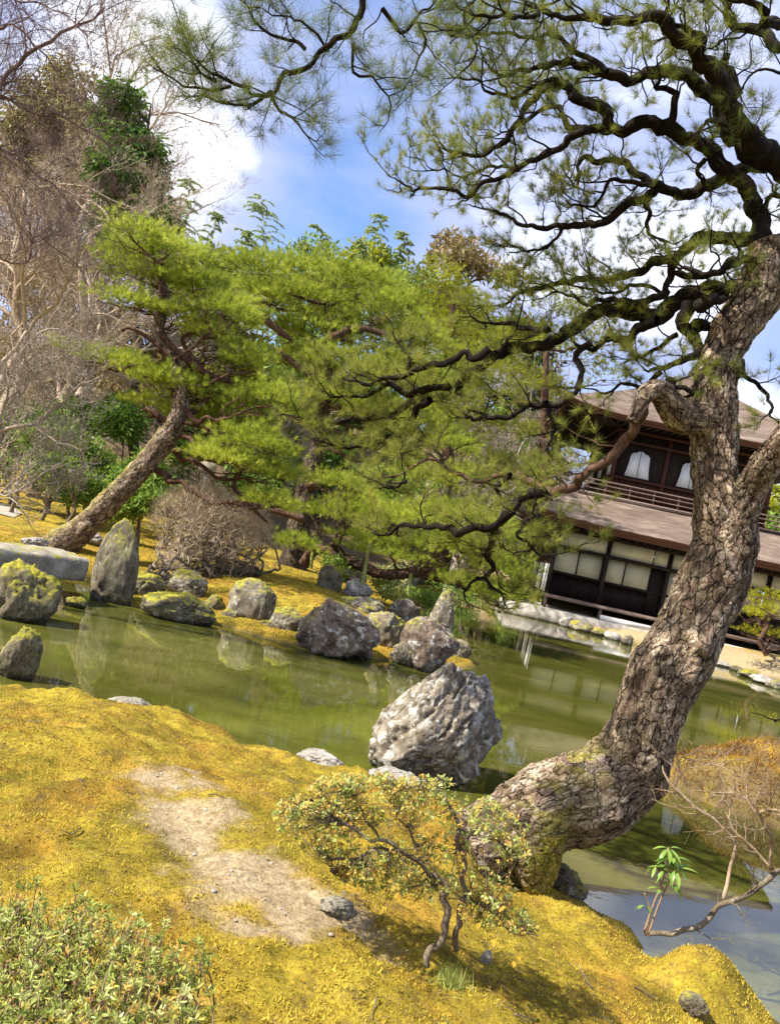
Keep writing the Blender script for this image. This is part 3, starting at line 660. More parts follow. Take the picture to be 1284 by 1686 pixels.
# ------------------------------------------------------------------ pavilion
def build_pavilion():
    o3 = P(890, 990, 29.0); root = thing('temple_pavilion', (o3[0], o3[1], .3), 'two storey dark wooden temple pavilion with bark roofs and arched white windows across the pond', 'pavilion')
    root.rotation_euler = (0, 0, math.radians(-5)); Z0 = .3
    cache = {}
    def part(name, V, Fs, m, smooth=False, parent=root, **k):
        V = np.array(V, float); V[:, 2] -= Z0
        return link(name, mesh(name, V, Fs, m, smooth=smooth, **k), parent)
    def box(name, u0, u1, v0, v1, z0, z1, m, parent=root):
        key = (name, round(u1-u0, 3), round(v1-v0, 3), round(z1-z0, 3), m.name)
        if key not in cache:
            V, Fq = box_vf(0, u1-u0, 0, v1-v0, 0, z1-z0); cache[key] = mesh(name, V, Fq, m, smooth=False)
        return link(name, cache[key], parent, (u0, v0, z0-(Z0 if parent is root else Z0)))
    W0, W1, D1 = .05, 9.65, 8.0
    mid = 4.85
    # podium
    box('stone_podium', -1.35, 11.1, -1.5, 9.6, .0, .46, M['pale_stone'])
    box('plaster_kerb', 2.06, 4.18, -1.02, -.86, .46, .64, M['white_plaster'])
    box('plaster_kerb', 4.42, 9.6, -1.02, -.86, .46, .60, M['white_plaster'])
    # veranda
    for k in range(4): box('veranda_board', -.05, 9.75, -.86+k*.22, -.66+k*.22, .90, .95, M['weathered_wood'])
    box('veranda_beam', -.05, 9.75, -.90, -.865, .84, .953, M['weathered_wood'])
    for u in (0.0, 2.0, 4.25, 6.4, 8.0, 9.6): box('veranda_post', u, u+.10, -.84, -.74, .46, .897, M['weathered_wood'])
    # front posts and frame
    for u in (.05, 2.0, 4.28, 6.35, 7.9, 9.55): box('post', u, u+.14, 0, .14, .46, 3.50, M['dark_wood'])
    for v in (1.9, 3.9, 5.9, 7.86): box('post', .05, .19, v, v+.14, .46, 3.50, M['dark_wood']); 
    for v in (1.9, 3.9, 5.9, 7.86): box('post', 9.55, 9.69, v, v+.14, .46, 3.50, M['dark_wood'])
    box('lintel_beam', .0, 9.74, -.03, .10, 2.72, 2.84, M['dark_wood']); box('head_beam', .0, 9.74, -.035, .12, 3.38, 3.52, M['dark_wood'])
    box('side_lintel', -.02, .08, .15, 7.95, 2.72, 2.84, M['dark_wood']); box('side_head_beam', -.03, .09, .16, 7.96, 3.38, 3.52, M['dark_wood'])
    box('floor', .12, 9.58, .16, 7.9, .80, .92, M['dark_wood'])
    box('back_wall', .14, 9.56, 7.70, 7.78, .92, 3.4, M['dark_wood'])
    box('inner_wall', .22, 9.5, .62, .70, .93, 1.84, M['dark_wood'])
    box('sill_rail', .2, 9.52, .30, .42, 1.76, 1.85, M['dark_wood'])
    # panels : transoms and shoji
    for a, b in ((.20, 1.98), (2.15, 3.72), (3.76, 4.26), (4.43, 5.3), (5.34, 6.33), (6.50, 7.88), (8.05, 9.53)):
        box('transom_panel', a, b, .05, .08, 2.845, 3.378, M['old_plaster'])
    for a, b, lo in ((.22, 1.07, 1.85), (1.11, 1.98, 1.85), (2.15, 2.83, 1.85), (2.87, 3.78, 1.85), (4.45, 5.35, 1.42), (5.39, 6.33, 1.42), (6.52, 7.2, 1.85), (7.24, 7.88, 1.85), (8.06, 8.8, 1.85), (8.84, 9.52, 1.85)):
        box('sliding_panel', a, b, .33, .36, lo, 2.715, M['old_plaster'])
        box('panel_stile', b, b+.04, .31, .38, lo, 2.716, M['dark_wood'])
    box('dark_door', 3.83, 4.27, .33, .37, .93, 2.715, M['dark_wood'])
    for v in (.2, 1.05, 2.06, 2.98, 4.06, 4.98, 6.06, 6.98):
        box('side_shoji', .10, .13, v+.02, v+.82, .98, 2.05, M['shoji_paper']); box('side_stile', .09, .14, v+.83, v+.90, .93, 2.715, M['dark_wood'])
        box('side_transom', .10, .13, v+.02, v+.82, 2.845, 3.378, M['old_plaster']); box('side_board', .105, .125, v+.02, v+.82, 2.08, 2.71, M['red_brown_wood'])
    # roofs
    def hip(name, e, t, ze, zt, lift, th, soffit_in):
        (u0, u1, v0, v1), (a0, a1, b0, b1) = e, t; n, m = 41, 22
        ce = [(u0, v0), (u1, v0), (u1, v1), (u0, v1)]; ct = [(a0, b0), (a1, b0), (a1, b1), (a0, b1)]
        ci = [(soffit_in[0], soffit_in[2]), (soffit_in[1], soffit_in[2]), (soffit_in[1], soffit_in[3]), (soffit_in[0], soffit_in[3])]
        top, edge, sof = Bag(), Bag(), Bag()
        idx = lambda n, m: np.stack([(np.arange(m-1)[:, None]*n+np.arange(n-1)[None]), (np.arange(m-1)[:, None]*n+np.arange(n-1)[None])+1, (np.arange(m-1)[:, None]*n+np.arange(n-1)[None])+n+1, (np.arange(m-1)[:, None]*n+np.arange(n-1)[None])+n], -1).reshape(-1, 4)
        for k in range(4):
            A, B = np.array(ce[k]), np.array(ce[(k+1) % 4]); C, D = np.array(ct[k]), np.array(ct[(k+1) % 4]); E_, F_ = np.array(ci[k]), np.array(ci[(k+1) % 4])
            s = np.linspace(0, 1, n); lf = lift*np.abs(2*s-1)**5
            rows = []
            for tt in np.linspace(0, 1, m):
                pe = A[None]*(1-s[:, None])+B[None]*s[:, None]; pt = C[None]*(1-s[:, None])+D[None]*s[:, None]; q = pe*(1-tt)+pt*tt
                z = ze+(zt-ze)*(.82*tt+.18*tt*tt)+lf*(1-tt)**2 + (.03 if tt > 0 else 0)
                w = np.column_stack([q, z]); w[:, 2] += .012*vnoise(w*3, 71)+.008*vnoise(w*9, 72); rows.append(w)
            top.add(np.vstack(rows), idx(n, m))
            pe = A[None]*(1-s[:, None])+B[None]*s[:, None]; inn = E_[None]*(1-s[:, None])+F_[None]*s[:, None]
            dirn = nrm(pe-np.array([(u0+u1)/2, (v0+v1)/2]))
            er = [np.column_stack([pe, rows[0][:, 2]]), np.column_stack([pe-dirn*.03, ze+lf-th*.6]), np.column_stack([pe-dirn*.10, ze+lf-th*.62]), np.column_stack([pe-dirn*.12, ze+lf-th])]
            edge.add(np.vstack(er), idx(n, 4))
            sr = [er[-1]]+[np.column_stack([(pe-dirn*.12)*(1-q)+inn*q, (ze+lf-th)*(1-q)+(ze-th+.10)*q]) for q in (.5, 1)]
            sof.add(np.vstack(sr), idx(n, 3)[:, ::-1])
        def prt(b, nm, mt_):
            part(nm, np.concatenate(b.V), np.concatenate(b.Q), mt_, smooth=True)
        prt(top, name, M['bark_shingle_roof']); prt(edge, 'eave_edge', M['eave_edge_wood']); prt(sof, 'soffit', M['dark_wood'])
        # rafters under the eaves
        me = {}
        def rafter(p, q, lfz):
            L = math.hypot(q[0]-p[0], q[1]-p[1]); kk = round(L, 1)
            if kk not in me:
                V, Fq = box_vf(-.03, .03, 0, kk, -.045, .03); me[kk] = mesh('rafter', V, Fq, M['dark_wood'], smooth=False)
            r_ = link('rafter', me[kk], root, (p[0], p[1], ze-th-.03+lfz-Z0)); r_.rotation_euler = (math.atan2(.10-lfz, L), 0, math.atan2(q[1]-p[1], q[0]-p[0])-math.pi/2)
        nf = int((u1-u0)/.30)
        for k in range(1, nf):
            f = k/nf; u = u0+(u1-u0)*f; inu = min(max(u, soffit_in[0]), soffit_in[1]); rafter((u, v0+.16), (inu if abs(inu-u) > .05 else u, soffit_in[2]), lift*abs(2*f-1)**5)
        nf = int((v1-v0)/.30)
        for k in range(1, nf):
            f = k/nf; v = v0+(v1-v0)*f; inv = min(max(v, soffit_in[2]), soffit_in[3]); rafter((u0+.16, v), (soffit_in[0], inv), lift*abs(2*f-1)**5)
    hip('lower_roof', (-1.15, 10.85, -1.25, 9.3), (.45, 9.25, .62, 7.5), 3.78, 4.93, .24, .26, (0.0, 9.7, -.04, 8.0))
    hip('upper_roof', (-.70, 10.4, .0, 9.4), (4.80, 4.90, 4.55, 4.65), 8.12, 11.35, .36, .22, (1.72, 7.98, 1.45, 7.6))
    # upper storey
    box('balcony_deck', .60, 9.10, .62, 8.4, 4.99, 5.10, M['weathered_wood'])
    box('balcony_fascia', .585, 9.115, .58, .615, 4.90, 5.06, M['dark_wood'])
    for k in range(9): box('balcony_bracket', 1.0+k*.95, 1.16+k*.95, .68, 1.4, 4.80, 4.985, M['dark_wood'])
    box('upper_core', 1.90, 7.78, 1.62, 7.5, 5.11, 8.0, M['dark_wood'])
    for u in (1.77, 3.74, 5.79, 7.76): box('upper_post', u, u+.15, 1.45, 1.60, 5.10, 8.05, M['red_brown_wood'])
    for v in (3.4, 5.4, 7.4): box('upper_post', 1.77, 1.92, v, v+.15, 5.10, 8.05, M['red_brown_wood'])
    for z, h in ((5.11, .10), (5.92, .10), (7.38, .10), (7.80, .12)):
        box('upper_beam', 1.70, 7.98, 1.41, 1.52, z, z+h, M['red_brown_wood']); box('side_upper_beam', 1.72, 1.80, 1.53, 7.6, z, z+h, M['red_brown_wood'])
    for a in (1.93, 3.90, 5.95):
        for k in range(8): box('wall_board', a+k*.226, a+k*.226+.215, 1.54, 1.575+.008*(k % 2), 5.215, 5.915, M['red_brown_wood'])
    for v in (1.65, 3.6, 5.6):
        box('side_board_panel', 1.84, 1.88, v, v+1.7, 5.215, 5.915, M['red_brown_wood'])
    # cusped windows
    half = [(0, 1.06), (.10, 1.03), (.17, .97), (.27, .965), (.36, .88), (.385, .74), (.40, .5), (.43, .25), (.48, 0)]
    def outline(sc=1., dz=0): 
        r = [(x*sc, z*sc+dz) for x, z in half]; return [(-x, z) for x, z in r[::-1]] + r[1:]
    def arch(name, c, y, pts, y2, m, parent):
        n = len(pts); V = [(x, y, z) for x, z in pts]+[(x, y2, z) for x, z in pts]
        fs = [np.array([list(range(n))]), np.array([list(range(n, 2*n))[::-1]]), np.array([[i, i+n, (i+1) % n+n, (i+1) % n] for i in range(n)])]
        o = link(name, mesh(name, V, fs, m, smooth=False), parent, c); return o
    for u in (2.80, 4.83, 6.86):
        w = link('arched_window', mesh('arched_window', [(x, 0, z) for x, z in outline(1.16, -.06)]+[(x, .05, z) for x, z in outline(1.16, -.06)],
            [np.array([list(range(17))]), np.array([list(range(17, 34))[::-1]]), np.array([[i, i+17, (i+1) % 17+17, (i+1) % 17] for i in range(17)])], M['dark_wood'], smooth=False), root, (u, 1.57, 6.10-Z0))
        n = 9; hp = [(.012, 1.055)]+half[1:]+[(.012, 0)]
        for sg in (-1, 1):
            pts = [(sg*x, z) for x, z in hp]; arch('paper_pane', (0, -.012, 0), 0, pts if sg > 0 else pts[::-1], .008, M['shoji_paper'], w)
    for v in (2.1, 4.1, 6.1):
        w = link('side_window', mesh('side_window', *box_vf(-.03, .02, 0, .7, 0, 1.0), M['shoji_paper'], smooth=False), root, (1.87, v, 6.1-Z0))
    # railing
    for z, r in ((5.60, .03), (5.44, .022), (5.26, .022)):
        V, Fq = tube(np.array([[.45, .68, z], [9.25, .68, z]]), np.array([r, r]), 6); part('handrail', V, Fq, M['weathered_wood'], smooth=True)
        V, Fq = tube(np.array([[.66, .48, z], [.66, 8.4, z]]), np.array([r, r]), 6); part('handrail', V, Fq, M['weathered_wood'], smooth=True)
    for k in range(10): box('rail_post', .62+k*.93, .68+k*.93, .70, .75, 5.10, 5.60, M['weathered_wood'])
    for k in range(1, 8): box('rail_post', .68, .73, .7+k*1.0, .75+k*1.0, 5.10, 5.60, M['weathered_wood'])
    b = Bag(); tube_to(b, [[4.85, 4.6, 11.3], [4.85, 4.6, 11.5], [4.85, 4.6, 11.7]], [.22, .16, .05], 8)
    part('roof_finial', np.concatenate(b.V), [np.concatenate(b.T), np.concatenate(b.Q)], M['dark_wood'])
build_pavilion()

# ------------------------------------------------------------------ the big pine
def bark_trunk(name, rows, nl, ns, parent, seed, cell=(.045, .120), depth=.012, mossf=None, burls=(), flare=0, bmat=None):
    """rows: x,y,z,r. Bark plates are cut in by a cell pattern laid along and round the trunk."""
    C = smooth_path(rows, nl); R = C[:, 3].copy(); C = C[:, :3]
    T, A, B = frames(C); s = np.concatenate([[0], np.cumsum(np.linalg.norm(np.diff(C, axis=0), axis=1))])
    th = np.linspace(0, 2*np.pi, ns, endpoint=False)
    S, TH = np.meshgrid(s, th, indexing='ij'); Rg = np.repeat(R[:, None], ns, 1)
    N = np.cos(TH)[..., None]*A[:, None]+np.sin(TH)[..., None]*B[:, None]
    base = C[:, None]+Rg[..., None]*N; p = base.reshape(-1, 3)
    # cells
    nc = max(8, int(round(2*np.pi*R.mean()/cell[0]))); u = TH.ravel()/(2*np.pi)*nc; v = S.ravel()/cell[1]
    lp = np.stack([np.cos(TH).ravel()*Rg.ravel(), np.sin(TH).ravel()*Rg.ravel(), S.ravel()*.45], 1)
    u = u+1.0*vnoise(p*6, seed)+.42*vnoise(p*19, seed+1)+.24*vnoise(p*52, seed+11); v = v+.9*vnoise(p*6, seed+2)+.42*vnoise(p*19, seed+3)+.24*vnoise(p*52, seed+12)
    lpx = np.stack([np.cos(TH).ravel()*Rg.ravel(), np.sin(TH).ravel()*Rg.ravel(), S.ravel()*.44+seed], 1)+.010*np.stack([vnoise(p*14, seed+90+i) for i in range(3)], 1)
    iu, iv = np.floor(u).astype(int), np.floor(v).astype(int); d1 = np.full(len(u), 9.); d2 = np.full(len(u), 9.); idd = np.zeros(len(u)); fxm = np.zeros(len(u)); fym = np.zeros(len(u))
    for a in (-1, 0, 1):
        for b in (-1, 0, 1):
            cu, cv = (iu+a), iv+b; m = np.mod(cu, nc); z0 = np.zeros_like(m)
            fx = cu+_hash(m, cv, z0, seed); fy = cv+_hash(m, cv, z0, seed+1)
            ax_, ay_ = np.abs(u-fx), np.abs(v-fy); d = .45*np.maximum(ax_, ay_)+.55*np.hypot(ax_, ay_); hid = _hash(m, cv, z0, seed+2); l = d < d1
            d2 = np.where(l, d1, np.minimum(d2, d)); idd = np.where(l, hid, idd); fxm = np.where(l, u-fx, fxm); fym = np.where(l, v-fy, fym); d1 = np.where(l, d, d1)
    e = d2-d1; cr = sstep(-.45, .35, vnoise(lp*16, seed+33)+.5*vnoise(lp*40, seed+34)); gap = (1-sstep(.02, .06+.11*cr, e))*(.35+.65*cr); plate = sstep(.0, .07+.06*cr, e)*(.6+.4*idd)+sstep(0, .10, e)*.75*(fxm*(idd-.5)*2+fym*(np.mod(idd*7, 1)-.5))
    cs = np.stack([np.cos(TH).ravel()*Rg.ravel(), np.sin(TH).ravel()*Rg.ravel(), S.ravel()*.38], 1)
    flake = fbm(cs*55, 4, seed+7); scale_ = ridged(cs*22, 3, seed+27)
    disp = depth*(plate-.45)+depth*.30*flake+depth*.25*scale_+depth*.22*chips(lp+5, 30, seed+40)+.03*R.mean()/.15*fbm(p*5, 3, seed+8)
    for (q, rad, amp) in burls:
        dd = np.linalg.norm(p-np.array(q), axis=1)/rad; disp = disp+amp*np.exp(-dd**2*1.4)*(1+.35*ridged(p*11, 3, seed+15))
    V = p+N.reshape(-1, 3)*disp[:, None]
    i = np.arange(nl-1)[:, None]*ns; j = np.arange(ns)[None]; j2 = (j+1) % ns
    Q = np.stack([i+j, i+j2, i+ns+j2, i+ns+j], -1).reshape(-1, 4)
    c0 = len(V); k = np.arange(ns); V = np.vstack([V, C[:1], C[-1:]])
    Tf = np.vstack([np.stack([np.full(ns, c0), (k+1) % ns, k], 1), np.stack([np.full(ns, c0+1), c0-ns+k, c0-ns+(k+1) % ns], 1)])
    mo = np.zeros(len(V)) if mossf is None else np.concatenate([mossf(p, N.reshape(-1, 3), S.ravel()/s[-1]), [0, 0]])
    z2 = np.zeros(2); return mk(name, V, [Q, Tf], bmat or M['plated_bark'], parent, attrs={'tint': np.concatenate([np.clip(.45+(idd-.5)*.65+.55*flake+.35*scale_, 0, 1), z2]), 'gap': np.concatenate([gap*.35, z2]), 'along': np.vstack([lpx*(.03/cell[0]), lpx[:1], lpx[-1:]]), 'moss': mo})

def contort(C, amp, freq, seed, keep=0):
    """bend a path with noise, none at its first point"""
    n = len(C); s = np.concatenate([[0], np.cumsum(np.linalg.norm(np.diff(C, axis=0), axis=1))])
    off = np.stack([vnoise(np.stack([s*freq, np.full(n, k*7.3+seed), np.zeros(n)], 1), seed+k)+.5*vnoise(np.stack([s*freq*2.3, np.full(n, k*5.1+seed), np.zeros(n)], 1), seed+9+k) for k in range(3)], 1)
    f = np.minimum(s/(.12), 1)[:, None]; return C+(off-off[0])*amp*f

NEEDLE_COUNT = [0]
def limb(parent, path, r0_, r1_, Y0, Y1, seed, mat_w, mat_n, sub=1.0, sublen=.38, start=.12, twigs=5, tuft=15, nl=.075, nw=.0022, amp=.017, Ycurve=0., flat=.55, name='branch', upb=.25, res=9, thin=1.0, tint_base=.45):
    rs = np.random.default_rng(seed); n0 = len(path)
    px = smooth_path([(x, y, 0) for x, y in path], 40); t = np.linspace(0, 1, 40)
    C = np.array([P(px[i, 0], px[i, 1], Y0+(Y1-Y0)*t[i]+Ycurve*math.sin(math.pi*t[i])) for i in range(40)])
    Lw = np.linalg.norm(np.diff(C, axis=0), axis=1).sum(); n = max(12, int(Lw/.025)); C = smooth_path(C, n)
    C = contort(contort(C, amp*1.6, 5, seed), amp*.8, 13, seed+50); t = np.linspace(0, 1, n)
    R = (r0_*(1-t)**.8+r1_)*(1+.10*vnoise(np.stack([t*Lw*14, np.full(n, seed*1.), np.zeros(n)], 1), seed))
    dsp = None
    ns = 12 if r0_ > .02 else 7
    if r0_ > .015:
        th = np.linspace(0, 2*np.pi, ns, endpoint=False); q = np.stack([np.repeat(t*Lw*18, ns), np.tile(np.cos(th)*1.6, n), np.tile(np.sin(th)*1.6, n)], 1)
        dsp = (R[:, None]*.20)*vnoise(q*1.3, seed+3).reshape(n, ns)
    bag = Bag(); V, Q = tube(C, R, ns, disp=dsp); bag.add(V, Q)
    Vc = np.array([C[-1]+0]); 
    T = nrm(np.gradient(C, axis=0)); npos, ndir, ntin = [], [], []
    k = int(Lw*(1-start)*sub*8.5)+2
    for q in range(k):
        f = start+(1-start)*((q+rs.random())/k); i = min(int(f*(n-1)), n-2); side = 1 if (q % 2) else -1
        lat = nrm(np.cross(T[i], np.array([0, 0, 1.])+rs.normal(size=3)*.5))
        d = nrm(T[i]*rs.uniform(.35, .95)+lat*side*rs.uniform(.5, 1.1)+np.array([0, 0, 1.])*rs.normal(.12, .3)*(1-flat*.3))
        l = sublen*rs.uniform(.5, 1.2)*(1-.35*f); m = 12
        base = C[i]+np.outer(np.linspace(0, 1, m)**1.0*l, d); base[:, 2] += upb*l*np.linspace(0, 1, m)**2
        sc = contort(base, .035*min(1, l/.3), 7, seed*31+q); rr0 = min(R[i]*.6, (.003+.012*l)*thin)
        rr = rr0*(1-np.linspace(0, 1, m))**.7+.0018*thin
        V, Q = tube(sc, rr, 5); bag.add(V, Q)
        for w in range(twigs):
            ff = .3+.7*(w+rs.random()*.7)/twigs; j = min(int(ff*(m-1)), m-2); tj = nrm(sc[j+1]-sc[j])
            dd = nrm(tj*.8+nrm(rs.normal(size=3)*[1, 1, .5])*.9+[0, 0, .15]); tl = rs.uniform(.05, .15)*sublen/.38; mm = 5
            tb = sc[j]+np.outer(np.linspace(0, 1, mm)*tl, dd); tb[:, 2] += .18*tl*np.linspace(0, 1, mm)**2
            tb = contort(tb, .018, 14, seed*57+q*11+w); V, Q = tube(tb, np.linspace(.0022, .0012, mm)*thin, 3); bag.add(V, Q)
            e = nrm(tb[-1]-tb[-2]); npos += [tb[-1], tb[-2]*.6+tb[-1]*.4]; ndir += [nrm(e+[0, 0, .3]), nrm(e+rs.normal(size=3)*.7+[0, 0, .3])]; tt = rs.uniform(.15, .85)*.6+tint_base-.25; ntin += [tt, tt]
        e = nrm(sc[-1]-sc[-2]); npos.append(sc[-1]); ndir.append(e); ntin.append(rs.uniform(.3, .8))
    if r1_ < .01: npos.append(C[-1]); ndir.append(T[-1]); ntin.append(.5)
    br = bag.out(name, mat_w, parent)
    if mat_n is not None and npos:
        nb = Bag(); needles(nb, np.array(npos), np.array(ndir), tuft, nl, nw, 1.1, np.clip(np.array(ntin), 0, 1))
        nd = nb.out('needles', mat_n, None, smooth=False)
        w = wloc(parent); nd.data.transform(Matrix.Translation(tuple(-w))); nd.parent = br; nd['kind'] = 'stuff'
        NEEDLE_COUNT[0] += len(npos)*tuft
    return br

C2 = lambda pts: [(420+x/1.486, y/1.486) for x, y in pts]
C5 = lambda pts: [(780+x/2.548, 300+y/2.548) for x, y in pts]
C4 = lambda pts: [(400+x/2.568, 520+y/2.568) for x, y in pts]
C1 = lambda pts: [(840+x/2.892, 620+y/2.892) for x, y in pts]
CA = lambda pts: [(x/2.469, y/2.469) for x, y in pts]

